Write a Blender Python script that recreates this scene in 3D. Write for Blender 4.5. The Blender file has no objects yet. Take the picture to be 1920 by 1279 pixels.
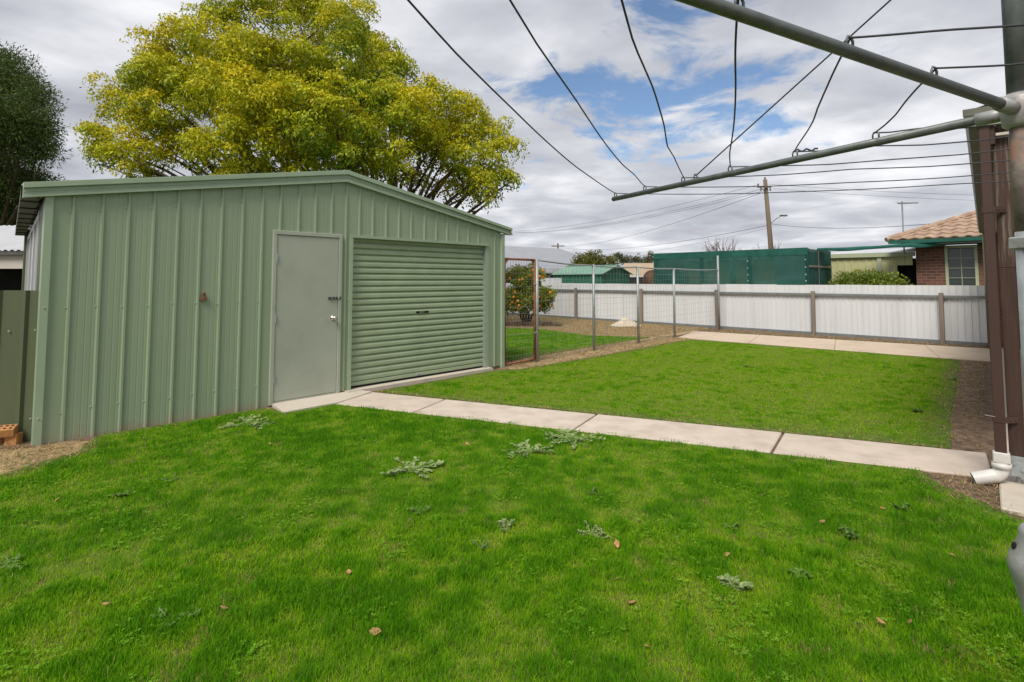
import bpy, math, random
import numpy as np
from mathutils import Vector, Matrix
R = math.radians
rng = np.random.default_rng(7)
random.seed(7)
SC = bpy.context.scene
COL = SC.collection

# ---------------------------------------------------------------- camera
cd = bpy.data.cameras.new('camera'); cam = bpy.data.objects.new('camera', cd); COL.objects.link(cam)
cam.location = (0, 0, 1.53); cam.rotation_euler = (R(93.5), 0, 0)
cd.sensor_fit = 'HORIZONTAL'; cd.sensor_width = 36; cd.lens = 1025 / 1920 * 36
cd.shift_y = -0.0923; cd.clip_start = 0.05; cd.clip_end = 2000
SC.camera = cam

# ---------------------------------------------------------------- sky, sun, exposure
SUN_EL, SUN_AZ = 52, 205          # azimuth clockwise from +Y (the view direction): behind the camera, a little left
W = bpy.data.worlds.new('World'); SC.world = W; W.use_nodes = True
nt = W.node_tree; N = nt.nodes; LK = nt.links; N.clear()
def wn(t, **k):
    n = N.new(t)
    for a, b in k.items(): setattr(n, a, b)
    return n
def wmath(op, a, b=None, c=None, clamp=False):
    n = wn('ShaderNodeMath', operation=op, use_clamp=clamp)
    for i, v in enumerate((a, b, c)):
        if v is None: continue
        if isinstance(v, (int, float)): n.inputs[i].default_value = v
        else: LK.new(v, n.inputs[i])
    return n.outputs[0]
BG = 0.1
sky = wn('ShaderNodeTexSky', sky_type='NISHITA', sun_disc=False)
sky.sun_elevation = R(SUN_EL); sky.sun_rotation = R(SUN_AZ); sky.air_density = 1.0; sky.dust_density = 0.0; sky.ozone_density = 3.0
tc = wn('ShaderNodeTexCoord'); sx = wn('ShaderNodeSeparateXYZ'); LK.new(tc.outputs['Generated'], sx.inputs[0])
zz = wmath('ADD', wmath('MAXIMUM', sx.outputs[2], 0.0), 0.12)
pxn = wmath('DIVIDE', sx.outputs[0], zz); pyn = wmath('DIVIDE', sx.outputs[1], zz)
cmb = wn('ShaderNodeCombineXYZ'); LK.new(pxn, cmb.inputs[0]); LK.new(pyn, cmb.inputs[1])
def noise(scale, detail, rough, off, dist=0.0):
    mp = wn('ShaderNodeMapping'); mp.inputs['Location'].default_value = off; LK.new(cmb.outputs[0], mp.inputs[0])
    n = wn('ShaderNodeTexNoise'); n.inputs['Scale'].default_value = scale; n.inputs['Detail'].default_value = detail
    n.inputs['Roughness'].default_value = rough; n.inputs['Distortion'].default_value = dist
    LK.new(mp.outputs[0], n.inputs['Vector']); return n.outputs[0]
n1 = noise(2.3, 7, 0.6, (3.1, 1.7, 0.0), 0.35)
n2 = noise(0.75, 7, 0.55, (8.0, 2.0, 4.0), 0.2)
n3 = noise(2.2, 6, 0.5, (1.0, 5.0, 2.0), 0.3)
# an opening in the cloud deck where the blue shows through
gx = wmath('DIVIDE', wmath('SUBTRACT', pxn, 0.60), 0.72); gy = wmath('DIVIDE', wmath('SUBTRACT', pyn, 2.15), 0.85)
gg = wmath('EXPONENT', wmath('MULTIPLY', wmath('ADD', wmath('MULTIPLY', gx, gx), wmath('MULTIPLY', gy, gy)), -1.0))
cov = wmath('SUBTRACT', wmath('ADD', n1, 0.20), wmath('MULTIPLY', gg, 0.30))
mr = wn('ShaderNodeMapRange', interpolation_type='SMOOTHSTEP'); LK.new(cov, mr.inputs[0])
mr.inputs[1].default_value = 0.40; mr.inputs[2].default_value = 0.55
cs = wmath('ADD', wmath('MULTIPLY', n2, 0.55), wmath('MULTIPLY', n3, 0.45))
cr = wn('ShaderNodeValToRGB'); LK.new(cs, cr.inputs[0])
e = cr.color_ramp.elements
e[0].position = 0.34; e[0].color = (0.32, 0.332, 0.375, 1); e[1].position = 0.66; e[1].color = (0.79, 0.795, 0.82, 1)
m_ = e.new(0.5); m_.color = (0.485, 0.497, 0.54, 1)
sc_ = wn('ShaderNodeVectorMath', operation='SCALE'); LK.new(cr.outputs[0], sc_.inputs[0]); sc_.inputs[3].default_value = 1.0 / BG
mx = wn('ShaderNodeMix', data_type='RGBA'); LK.new(mr.outputs[0], mx.inputs[0]); LK.new(sky.outputs[0], mx.inputs[6]); LK.new(sc_.outputs[0], mx.inputs[7])
bg = wn('ShaderNodeBackground'); bg.inputs[1].default_value = BG; LK.new(mx.outputs[2], bg.inputs[0])
wo = wn('ShaderNodeOutputWorld'); LK.new(bg.outputs[0], wo.inputs[0])

sd = bpy.data.lights.new('sun', 'SUN'); sd.energy = 2.7; sd.angle = R(24); sd.color = (1.0, 0.94, 0.85)
sun = bpy.data.objects.new('sun', sd); COL.objects.link(sun); sun.location = (0, 0, 30)
az = R(SUN_AZ); dirv = Vector((math.sin(az) * math.cos(R(SUN_EL)), math.cos(az) * math.cos(R(SUN_EL)), math.sin(R(SUN_EL))))
sun.rotation_euler = dirv.to_track_quat('Z', 'Y').to_euler()
vs = SC.view_settings; vs.view_transform = 'Standard'; vs.look = 'None'; vs.gamma = 1; vs.use_curve_mapping = False; vs.exposure = 0.40

# ---------------------------------------------------------------- materials
def M(name, col, rough=0.6, var=0.12, scale=6, bump=0.0, bscale=None, metal=0.0, spec=0.3, stain=None, stain_amt=0.5, sscale=3, streak=False, base_dirt=None):
    m = bpy.data.materials.new(name); m.use_nodes = True
    t = m.node_tree; ns = t.nodes; l = t.links; b = ns['Principled BSDF']
    b.inputs['Roughness'].default_value = rough; b.inputs['Metallic'].default_value = metal; b.inputs['Specular IOR Level'].default_value = spec
    g = ns.new('ShaderNodeNewGeometry'); vec = g.outputs['Position']
    if streak:
        mp = ns.new('ShaderNodeMapping'); mp.inputs['Scale'].default_value = (1, 1, 0.06); l.new(vec, mp.inputs[0]); vec2 = mp.outputs[0]
    else: vec2 = vec
    def nz(s, v=vec, d=5):
        n = ns.new('ShaderNodeTexNoise'); n.inputs['Scale'].default_value = s; n.inputs['Detail'].default_value = d; n.inputs['Roughness'].default_value = 0.6
        l.new(v, n.inputs['Vector']); return n.outputs[0]
    def ramp(f, a, c, p0=0.35, p1=0.65):
        r = ns.new('ShaderNodeValToRGB'); l.new(f, r.inputs[0]); e = r.color_ramp.elements
        e[0].position = p0; e[0].color = (*a, 1); e[1].position = p1; e[1].color = (*c, 1); return r.outputs[0]
    def mixc(f, a, c):
        x = ns.new('ShaderNodeMix'); x.data_type = 'RGBA'; l.new(f, x.inputs[0]); l.new(a, x.inputs[6])
        if isinstance(c, tuple): x.inputs[7].default_value = (*c, 1)
        else: l.new(c, x.inputs[7])
        return x.outputs[2]
    lo = tuple(max(0, c * (1 - var)) for c in col); hi = tuple(min(1, c * (1 + var)) for c in col)
    out = ramp(nz(scale, vec2), lo, hi)
    if stain:
        f = ramp(nz(sscale, vec2, 8), (0, 0, 0), (stain_amt,) * 3, 0.5, 0.68); out = mixc(f, out, tuple(stain))
    if base_dirt:                                       # splashed soil on the lowest few centimetres
        sp = ns.new('ShaderNodeSeparateXYZ'); l.new(vec, sp.inputs[0])
        ad = ns.new('ShaderNodeMath'); ad.operation = 'MULTIPLY_ADD'; l.new(nz(9), ad.inputs[0]); ad.inputs[1].default_value = 0.28; l.new(sp.outputs[2], ad.inputs[2])
        rr = ramp(ad.outputs[0], (0.7,) * 3, (0, 0, 0), 0.13, 0.24); out = mixc(rr, out, tuple(base_dirt))
    l.new(out, b.inputs['Base Color'])
    if bump:
        bp = ns.new('ShaderNodeBump'); bp.inputs['Strength'].default_value = bump; bp.inputs['Distance'].default_value = 0.01
        l.new(nz(bscale or scale * 6, vec2), bp.inputs['Height']); l.new(bp.outputs[0], b.inputs['Normal'])
    return m
def leaf_mat(name, trans=0.35, rough=0.5, spec=0.25):
    m = bpy.data.materials.new(name); m.use_nodes = True; t = m.node_tree; ns = t.nodes; l = t.links; b = ns['Principled BSDF']
    a = ns.new('ShaderNodeAttribute'); a.attribute_name = 'col'; l.new(a.outputs['Color'], b.inputs['Base Color'])
    b.inputs['Roughness'].default_value = rough; b.inputs['Specular IOR Level'].default_value = spec
    tr = ns.new('ShaderNodeBsdfTranslucent'); l.new(a.outputs['Color'], tr.inputs[0])
    ms = ns.new('ShaderNodeMixShader'); ms.inputs[0].default_value = trans
    l.new(b.outputs[0], ms.inputs[1]); l.new(tr.outputs[0], ms.inputs[2]); l.new(ms.outputs[0], ns['Material Output'].inputs[0]); return m
def glass_mat(name, col, rough=0.08):
    m = M(name, col, rough, 0.1, 2, spec=0.6); return m
def cloth_mat(name, col, hole=0.25):
    m = M(name, col, 0.85, 0.14, 2.2, bump=0.3, bscale=40, streak=False); t = m.node_tree; ns = t.nodes; l = t.links
    tp = ns.new('ShaderNodeBsdfTransparent'); ms = ns.new('ShaderNodeMixShader'); ms.inputs[0].default_value = hole
    l.new(ns['Principled BSDF'].outputs[0], ms.inputs[1]); l.new(tp.outputs[0], ms.inputs[2]); l.new(ms.outputs[0], ns['Material Output'].inputs[0]); return m
MT = dict(
    shed=M('colorbond_green', (0.265, 0.332, 0.218), 0.42, 0.04, 5, streak=True, spec=0.4, base_dirt=(0.32, 0.25, 0.17)),
    trim=M('colorbond_trim', (0.30, 0.38, 0.262), 0.4, 0.04, 5, spec=0.4),
    curtain=M('roller_green', (0.305, 0.375, 0.24), 0.4, 0.06, 4, spec=0.4),
    door=M('door_grey_green', (0.36, 0.39, 0.315), 0.5, 0.035, 2.5, spec=0.35, stain=(0.28, 0.30, 0.24), stain_amt=0.4, sscale=3),
    gfence=M('fence_dark_green', (0.088, 0.108, 0.058), 0.5, 0.07, 4, streak=True),
    white=M('painted_white', (0.655, 0.67, 0.685), 0.6, 0.05, 3, streak=True, stain=(0.52, 0.52, 0.50), stain_amt=0.4, sscale=2.5),
    pvc=M('white_plastic', (0.62, 0.60, 0.57), 0.35, 0.04, 8, stain=(0.5, 0.42, 0.34), stain_amt=0.35, sscale=12),
    galv=M('galvanised', (0.33, 0.355, 0.36), 0.5, 0.16, 18, metal=0.35, spec=0.5, bump=0.05),
    galvd=M('galvanised_weathered', (0.125, 0.142, 0.135), 0.5, 0.2, 14, metal=0.4, spec=0.5, bump=0.08),
    rail=M('rail_grey', (0.20, 0.215, 0.215), 0.6, 0.12, 6, metal=0.2),
    rust=M('rusty_steel', (0.24, 0.10, 0.055), 0.85, 0.35, 20, bump=0.3, stain=(0.36, 0.17, 0.07), stain_amt=0.7, sscale=14),
    rusty=M('rust_on_pipe', (0.20, 0.165, 0.145), 0.7, 0.35, 18, metal=0.15, bump=0.2, stain=(0.27, 0.10, 0.035), stain_amt=1.0, sscale=9),
    darkrust=M('dark_rust', (0.10, 0.055, 0.032), 0.9, 0.4, 6, bump=0.4, stain=(0.05, 0.03, 0.02), stain_amt=0.8, sscale=4),
    wood=M('weathered_timber', (0.24, 0.20, 0.165), 0.9, 0.2, 10, bump=0.4, bscale=40, streak=True),
    bwood=M('brown_painted_timber', (0.062, 0.034, 0.025), 0.6, 0.25, 30, bump=0.5, bscale=70, streak=True),
    peel=M('peeling_brown_timber', (0.066, 0.038, 0.028), 0.7, 0.25, 30, bump=0.7, bscale=50, stain=(0.30, 0.26, 0.20), stain_amt=0.5, sscale=42, streak=True),
    bpipe=M('brown_downpipe', (0.064, 0.035, 0.028), 0.4, 0.06, 5, spec=0.4),
    gutter=M('gutter_grey_green', (0.15, 0.145, 0.115), 0.5, 0.15, 5, stain=(0.07, 0.06, 0.05), stain_amt=0.5),
    lgreen=M('pale_green_paint', (0.36, 0.41, 0.27), 0.5, 0.06, 5),
    conc=M('concrete', (0.56, 0.475, 0.40), 0.9, 0.08, 3.5, bump=0.25, bscale=90, stain=(0.40, 0.33, 0.26), stain_amt=0.55, sscale=3.2),
    concp=M('pale_concrete', (0.55, 0.49, 0.41), 0.9, 0.1, 5, bump=0.35, bscale=60, stain=(0.38, 0.33, 0.26), stain_amt=0.5, sscale=5),
    agg=M('aggregate_concrete', (0.55, 0.45, 0.34), 0.92, 0.12, 45, bump=0.35, bscale=140, stain=(0.36, 0.29, 0.21), stain_amt=0.5, sscale=1.3),
    soil=M('soil', (0.15, 0.10, 0.065), 0.95, 0.4, 14, bump=0.9, bscale=45, stain=(0.27, 0.19, 0.12), stain_amt=0.8, sscale=6),
    straw=M('dry_straw_soil', (0.40, 0.29, 0.155), 0.95, 0.35, 16, bump=0.9, bscale=60, stain=(0.20, 0.135, 0.08), stain_amt=0.8, sscale=2.2),
    turf=M('turf_thatch', (0.085, 0.13, 0.018), 0.95, 0.35, 12, bump=0.8, bscale=60),
    far=M('far_ground', (0.11, 0.12, 0.05), 0.95, 0.3, 0.4, bump=0.3),
    sand=M('pale_sand', (0.52, 0.45, 0.36), 0.95, 0.15, 10, bump=0.8, bscale=50),
    brick=M('orange_brick', (0.46, 0.22, 0.085), 0.9, 0.15, 25, bump=0.5, bscale=90),
    dark=M('dark_metal', (0.05, 0.05, 0.05), 0.5, 0.2, 10, metal=0.3),
    black=M('black_interior', (0.012, 0.012, 0.013), 0.9, 0.2, 3),
    chrome=M('brushed_chrome', (0.62, 0.60, 0.56), 0.25, 0.05, 10, metal=1.0),
    wire=M('fence_wire', (0.28, 0.29, 0.29), 0.5, 0.2, 5, metal=0.5),
    line=M('clothes_line_grey', (0.05, 0.052, 0.06), 0.6, 0.2, 20),
    cable=M('black_cable', (0.03, 0.03, 0.035), 0.7, 0.1, 2),
    cloth=cloth_mat('green_shade_cloth', (0.018, 0.095, 0.076), 0.28),
    clothd=M('green_shade_cloth_edge', (0.017, 0.10, 0.075), 0.85, 0.2, 3),
    greenroof=M('garden_shed_roof_green', (0.16, 0.29, 0.22), 0.5, 0.08, 3),
    greenshed=M('garden_shed_wall_green', (0.028, 0.125, 0.08), 0.5, 0.08, 3),
    cream=M('cream_steel', (0.53, 0.52, 0.28), 0.5, 0.08, 3, streak=True, stain=(0.40, 0.40, 0.25), stain_amt=0.5),
    creamg=M('pale_green_flashing', (0.42, 0.47, 0.32), 0.5, 0.06, 3),
    zinc=M('zinc_roof', (0.30, 0.31, 0.34), 0.55, 0.08, 1.5, metal=0.1, streak=False),
    zincl=M('zinc_fascia', (0.52, 0.53, 0.56), 0.55, 0.08, 1.5),
    shade=M('dark_wall', (0.09, 0.09, 0.095), 0.8, 0.2, 2),
    beige=M('beige_wall', (0.50, 0.45, 0.40), 0.8, 0.06, 2),
    tanroof=M('tan_roof', (0.38, 0.29, 0.20), 0.7, 0.1, 2),
    tile=M('terracotta_roof_tile', (0.37, 0.26, 0.19), 0.8, 0.2, 4, bump=0.2, stain=(0.27, 0.17, 0.12), stain_amt=0.6, sscale=6),
    mortar=M('ridge_mortar', (0.36, 0.25, 0.19), 0.9, 0.15, 6),
    bark=M('bark', (0.085, 0.06, 0.042), 0.95, 0.35, 6, bump=0.8, bscale=25),
    bare=M('bare_twig_bark', (0.15, 0.095, 0.085), 0.95, 0.2, 6),
    pole=M('pole_timber', (0.17, 0.135, 0.095), 0.95, 0.2, 3, bump=0.4, streak=True),
    orange=M('orange_peel', (0.80, 0.26, 0.015), 0.45, 0.12, 30, bump=0.1, bscale=300),
    glass=glass_mat('window_glass', (0.045, 0.055, 0.05)), curtainw=M('net_curtain', (0.20, 0.22, 0.21), 0.9, 0.25, 12, streak=True),
    casting=M('grey_cast_alloy', (0.36, 0.365, 0.36), 0.45, 0.12, 12, metal=0.25, bump=0.15, stain=(0.20, 0.16, 0.15), stain_amt=0.6, sscale=16),
    dleaf=M('dead_leaf', (0.36, 0.20, 0.09), 0.8, 0.4, 30), weedstem=M('weed_stem', (0.20, 0.25, 0.12), 0.8, 0.2, 20),
    leaf=leaf_mat('foliage', 0.32), grass=leaf_mat('grass_blades', 0.30, 0.7, 0.08),
)
# the brick wall of the neighbour is too far away to tell its bricks apart
def brick_wall_mat():
    m = bpy.data.materials.new('far_brickwork'); m.use_nodes = True; t = m.node_tree; ns = t.nodes; l = t.links; b = ns['Principled BSDF']
    c = ns.new('ShaderNodeTexCoord'); mp = ns.new('ShaderNodeMapping'); mp.inputs['Rotation'].default_value = (R(90), 0, 0); l.new(c.outputs['Object'], mp.inputs[0])
    k = ns.new('ShaderNodeTexBrick'); k.inputs['Scale'].default_value = 1; k.inputs['Brick Width'].default_value = 0.24; k.inputs['Row Height'].default_value = 0.086
    k.inputs['Mortar Size'].default_value = 0.008; k.inputs['Color1'].default_value = (0.115, 0.05, 0.036, 1); k.inputs['Color2'].default_value = (0.20, 0.085, 0.055, 1)
    k.inputs['Mortar'].default_value = (0.21, 0.16, 0.13, 1); l.new(mp.outputs[0], k.inputs[0]); l.new(k.outputs[0], b.inputs['Base Color']); b.inputs['Roughness'].default_value = 0.9
    return m
MT['brickwall'] = brick_wall_mat()

# ---------------------------------------------------------------- mesh helpers
class MB:
    def __init__(s): s.v = []; s.f = []
    def add(s, vs, fs):
        o = len(s.v); s.v += [tuple(map(float, v)) for v in vs]; s.f += [tuple(i + o for i in f) for f in fs]; return s
    def box(s, x0, x1, y0, y1, z0, z1):
        return s.add([(x0,y0,z0),(x1,y0,z0),(x1,y1,z0),(x0,y1,z0),(x0,y0,z1),(x1,y0,z1),(x1,y1,z1),(x0,y1,z1)],
                     [(0,3,2,1),(4,5,6,7),(0,1,5,4),(1,2,6,5),(2,3,7,6),(3,0,4,7)])
    def cbox(s, x0, x1, y0, y1, z0, z1, b=0.004):          # box with chamfered edges
        v = []; 
        for x, sx_ in ((x0, 1), (x1, -1)):
            for y, sy_ in ((y0, 1), (y1, -1)):
                for z, sz_ in ((z0, 1), (z1, -1)):
                    v += [(x, y + sy_*b, z + sz_*b), (x + sx_*b, y, z + sz_*b), (x + sx_*b, y + sy_*b, z)]
        import bmesh
        bm = bmesh.new(); [bm.verts.new(q) for q in v]
        bmesh.ops.convex_hull(bm, input=bm.verts); bm.verts.index_update()
        s.add([q.co[:] for q in bm.verts], [tuple(w.index for w in f.verts) for f in bm.faces]); bm.free(); return s
    def prism(s, poly, axis, a, b):                         # poly in the two other axes, extruded along axis from a to b
        n = len(poly); put = {0: lambda p, t: (t, p[0], p[1]), 1: lambda p, t: (p[0], t, p[1]), 2: lambda p, t: (p[0], p[1], t)}[axis]
        return s.add([put(p, a) for p in poly] + [put(p, b) for p in poly],
                     [tuple(range(n))[::-1], tuple(range(n, 2*n))] + [(i, (i+1) % n, n + (i+1) % n, n + i) for i in range(n)])
    def tube(s, pts, r, seg=8, cap=True):
        pts = [Vector(p) for p in pts]; rs = r if isinstance(r, (list, tuple)) else [r] * len(pts)
        o = []; n = len(pts); d0 = (pts[1] - pts[0]).normalized(); ref = Vector((0, 0, 1)) if abs(d0.z) < 0.9 else Vector((1, 0, 0))
        u = d0.cross(ref).normalized()
        for i, p in enumerate(pts):
            d = (pts[min(i+1, n-1)] - pts[max(i-1, 0)]).normalized()
            u = (u - d * u.dot(d)).normalized(); w = d.cross(u)
            for k in range(seg):
                a = 2 * math.pi * k / seg; o.append(p + (u * math.cos(a) + w * math.sin(a)) * rs[i])
        f = [(i*seg + k, i*seg + (k+1) % seg, (i+1)*seg + (k+1) % seg, (i+1)*seg + k) for i in range(n-1) for k in range(seg)]
        if cap: f += [tuple(range(seg))[::-1], tuple(range((n-1)*seg, n*seg))]
        return s.add(o, f)
    def lathe(s, prof, c=(0, 0), seg=20):                   # prof: (r, z)
        o = [(c[0] + r*math.cos(2*math.pi*k/seg), c[1] + r*math.sin(2*math.pi*k/seg), z) for r, z in prof for k in range(seg)]; n = len(prof)
        f = [(i*seg + k, i*seg + (k+1) % seg, (i+1)*seg + (k+1) % seg, (i+1)*seg + k) for i in range(n-1) for k in range(seg)]
        return s.add(o, f + [tuple(range(seg))[::-1], tuple(range((n-1)*seg, n*seg))])
    def mesh(s, name, mat, smooth=False):
        me = bpy.data.meshes.new(name); me.from_pydata(s.v, [], s.f); me.validate(); me.materials.append(MT[mat] if isinstance(mat, str) else mat)
        if smooth: me.shade_smooth(); 
        return me
    def build(s, name, mat, parent=None, smooth=False, **k):
        return link(name, s.mesh(name, mat, smooth), parent, **k)
def link(name, me, parent=None, label=None, cat=None, group=None, kind=None, loc=None, rot=None):
    o = bpy.data.objects.new(name, me); COL.objects.link(o)
    if parent: o.parent = parent
    if loc is not None: o.location = loc
    if rot is not None: o.rotation_euler = rot
    if label: o['label'] = label
    if cat: o['category'] = cat
    if group: o['group'] = group
    if kind: o['kind'] = kind
    return o
def thing(name, label, cat, loc=(0, 0, 0), rz=0, group=None): return link(name, None, None, label, cat, group, None, loc, (0, 0, rz))
def np_mesh(name, V, F, C, mat, parent=None, **k):
    me = bpy.data.meshes.new(name); nv, nf, kk = len(V), len(F), F.shape[1]
    me.vertices.add(nv); me.vertices.foreach_set('co', V.astype(np.float32).ravel())
    me.loops.add(nf * kk); me.loops.foreach_set('vertex_index', F.astype(np.int32).ravel())
    me.polygons.add(nf); me.polygons.foreach_set('loop_start', np.arange(0, nf*kk, kk, dtype=np.int32))
    me.update(calc_edges=True)
    a = me.attributes.new('col', 'FLOAT_COLOR', 'POINT'); a.data.foreach_set('color', np.c_[C, np.ones(nv)].astype(np.float32).ravel())
    me.materials.append(MT[mat]); return link(name, me, parent, **k)
_lat = rng.random((8, 256, 256))
def vnoise(x, y, k=0):
    xi = np.floor(x).astype(int); yi = np.floor(y).astype(int); fx = x - xi; fy = y - yi
    fx = fx*fx*(3-2*fx); fy = fy*fy*(3-2*fy); T = _lat[k % 8]; g = lambda a, b: T[a % 256, b % 256]
    return (g(xi, yi)*(1-fx) + g(xi+1, yi)*fx)*(1-fy) + (g(xi, yi+1)*(1-fx) + g(xi+1, yi+1)*fx)*fy
def fbm(x, y, k=0, o=4):
    s = 0; a = 0.5; t = 0
    for i in range(o): s = s + a*vnoise(x*2**i + 13.7*i, y*2**i + 7.1*i, k+i); t += a; a *= 0.55
    return s / t
def inpoly(px, py, poly):
    c = np.zeros(len(px), bool); n = len(poly)
    for i in range(n):
        x1, y1 = poly[i]; x2, y2 = poly[(i+1) % n]
        if y1 == y2: continue
        c ^= ((y1 > py) != (y2 > py)) & (px < (x2-x1)*(py-y1)/(y2-y1) + x1)
    return c
def polydist(px, py, poly):
    d = np.full(len(px), 1e9); n = len(poly)
    for i in range(n):
        a = np.array(poly[i]); b = np.array(poly[(i+1) % n]); ab = b - a; L2 = ab @ ab
        t = np.clip(((px-a[0])*ab[0] + (py-a[1])*ab[1]) / L2, 0, 1)
        d = np.minimum(d, np.hypot(px - a[0] - t*ab[0], py - a[1] - t*ab[1]))
    return d

# ---------------------------------------------------------------- ground
def sheet(name, poly, z, mat, kind='structure'):
    return MB().add([(x, y, z) for x, y in poly], [tuple(range(len(poly)))]).build(name, mat, kind=kind)
g = MB(); g.add([(-900, -300, 0), (900, -300, 0), (900, 1500, 0), (-900, 1500, 0)], [(0, 1, 2, 3)]); g.build('ground', 'far', kind='structure')
LF = [(-7.5, 0.3), (-5.6, 2.9), (-4.6, 3.85), (-4.0, 4.40), (-3.95, 4.70), (-3.84, 4.94), (-3.97, 5.20), (-4.03, 5.46), (-2.98, 6.58), (-2.87, 6.57), (-2.59, 6.36), (-2.13, 6.85), (3.27, 4.50), (3.18, 4.12), (3.24, 3.84), (3.20, 3.60), (3.6, 2.9), (4.2, 0.3)]
LB = [(-1.9, 7.48), (-0.40, 9.22), (0.15, 9.45), (1.90, 11.25), (4.10, 13.7), (4.61, 14.02), (7.27, 11.75), (8.52, 10.50), (6.0, 7.50), (4.72, 6.0), (3.95, 5.02)]
LS = [(-3.2, 16.2), (-0.17, 17.6), (0.99, 17.02), (2.04, 15.2), (3.70, 14.6), (2.0, 12.75), (0.45, 11.0), (-0.25, 10.2), (-1.6, 11.6)]
sheet('soil', [(-9, -1.5), (6.5, -1.5), (12.3, 12.6), (0.6, 24.6), (-3.5, 21.0), (-9, 11)], 0.004, 'soil')
sheet('dry_straw_verge', [(-0.35, 9.55), (0.25, 9.35), (1.95, 11.15), (4.25, 13.6), (4.6, 14.2), (4.3, 14.9), (3.7, 14.75), (2.0, 12.85), (0.4, 11.1)], 0.008, 'straw')
sheet('dry_grass_patch', [(-5.6, 3.3), (-4.4, 3.95), (-3.9, 4.40), (-3.78, 4.92), (-3.9, 5.28), (-4.2, 5.25), (-4.45, 5.02), (-4.75, 5.0), (-6, 5.0)], 0.008, 'straw')
sheet('bare_house_verge', [(4.02, 4.98), (4.30, 5.05), (8.85, 10.33), (8.45, 10.55), (5.95, 7.55), (4.65, 6.05)], 0.008, 'soil')
sheet('mulch_bed', [(0.9, 17.0), (2.1, 15.15), (3.8, 14.75), (4.7, 15.3), (6.2, 17.4), (1.2, 23.0), (-1.5, 23.0), (-0.6, 17.7)], 0.008, 'straw')
for nm, poly in (('front_lawn', LF), ('back_lawn', LB), ('side_lawn', LS)): sheet(nm, poly, 0.012, 'turf')

# concrete: slabs are pieces of their path
def slabs(name, a0, a1, b0, b1, cuts, z, mat, gap=0.012):
    A0, A1, B0, B1 = map(Vector, (a0, a1, b0, b1)); root = link(name, None, None, kind='structure')
    for c0, c1 in zip(cuts[:-1], cuts[1:]):
        L = (A1 - A0).length; e_ = gap / 2 / L
        q = [A0.lerp(A1, c0 + e_), A0.lerp(A1, c1 - e_), B0.lerp(B1, c1 - e_), B0.lerp(B1, c0 + e_)]
        m = MB(); jx = random.uniform(-.002, .003)
        c = sum((Vector(v) for v in q), Vector((0, 0))) / 4
        low = [(*v, -0.06) for v in q]; mid = [(*v, z - 0.008 + jx) for v in q]; top = [(*(v + (c - v).normalized()*0.012), z + jx) for v in q]
        m.add(low + mid + top, [(0,1,5,4),(1,2,6,5),(2,3,7,6),(3,0,4,7),(4,5,9,8),(5,6,10,9),(6,7,11,10),(7,4,8,11),(8,9,10,11)])
        m.build('slab', mat, root)
    return root
# garden path from the shed door to the house (near edge a, far edge b)
slabs('garden_path', (-2.16, 6.79), (3.70, 4.29), (-1.92, 7.49), (4.16, 4.88), [0, .175, .472, .757, 1.0], 0.022, 'conc', 0.022)
slabs('fence_path', (4.36, 14.50), (9.30, 9.93), (5.40, 16.30), (10.62, 12.05), [0, .27, .54, .81, 1.0], 0.022, 'agg', 0.006)
hd = Vector((0.653, 0.757)); hn = Vector((0.757, -0.653))        # along the house, and towards it
h0 = Vector((3.22, 3.70)); h1 = Vector((8.95, 10.33))
slabs('house_apron', h0, h1 + hd*2.6, h0 + hn*2.2, h1 + hd*2.6 + hn*2.2, [0, .17, .34, .51, .68, .84, 1], 0.034, 'concp', 0.008)
# door slab of the shed
m = MB(); q = [(-2.90, 6.70), (-2.60, 6.33), (-2.14, 6.83), (-1.88, 7.43), (-2.16, 7.55)]
m.add([(x, y, -0.05) for x, y in q] + [(x, y, 0.04 - 0.012*(i in (1, 2))) for i, (x, y) in enumerate(q)], [(0,1,6,5),(1,2,7,6),(2,3,8,7),(3,4,9,8),(4,0,5,9),(5,6,7,8,9)])
m.build('door_slab', 'concp', kind='structure')

# ---------------------------------------------------------------- the green steel shed
SA = R(46.7)
shed = thing('steel_shed', 'pale green ribbed steel garage with grey door and roller door', 'shed', (-4.408, 5.123, 0), SA)
SW, APX, ZL, ZA, ZR, SD, SK = 6.20, 3.11, 2.31, 2.86, 2.34, 6.0, 0.0717
def ztop(s): return ZL + (ZA-ZL)*s/APX if s < APX else ZA + (ZR-ZA)*(s-APX)/(SW-APX)
ribs = [0.22, 0.452, 0.67, 0.892, 1.12, 1.343, 1.565, 1.794, 2.022, 2.24, 2.475, 2.70, 2.928, 3.139, 3.343, 3.555, 3.776, 3.997, 4.22, 4.467, 4.697, 4.913, 5.138, 5.371, 5.601, 5.99]
DX0, DX1, DZ = 2.145, 3.072, 2.14
RX0, RX1, RZ0, RZ1 = 3.235, 5.776, 0.07, 2.12
cuts = sorted(set([0.075] + ribs + [DX0, DX1, RX0 - 0.045, RX0, RX1, 6.14]))
def panel(s0, s1, zb, rib):
    m = MB(); w = s1 - s0; pr = []                     # profile across the panel: (s, y)
    pr.append((s0, 0.0))
    if w > 0.15:
        for f in (0.30, 0.55, 0.78):
            c = s0 + w*f; pr += [(c - 0.007, 0.0), (c, 0.002), (c + 0.007, 0.0)]
    if rib: pr += [(s1 - 0.024, 0.0), (s1 - 0.013, -0.018), (s1 + 0.004, -0.018), (s1 + 0.015, 0.0)]
    else: pr.append((s1, 0.0))
    v = []
    for s_, y in pr: v += [(s_, y, zb), (s_, y, ztop(min(s_, SW)) + 0.03)]
    f = [(2*i, 2*i+2, 2*i+3, 2*i+1) for i in range(len(pr)-1)]
    m.add(v, f); m.build('wall_panel', 'shed', shed)
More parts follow.
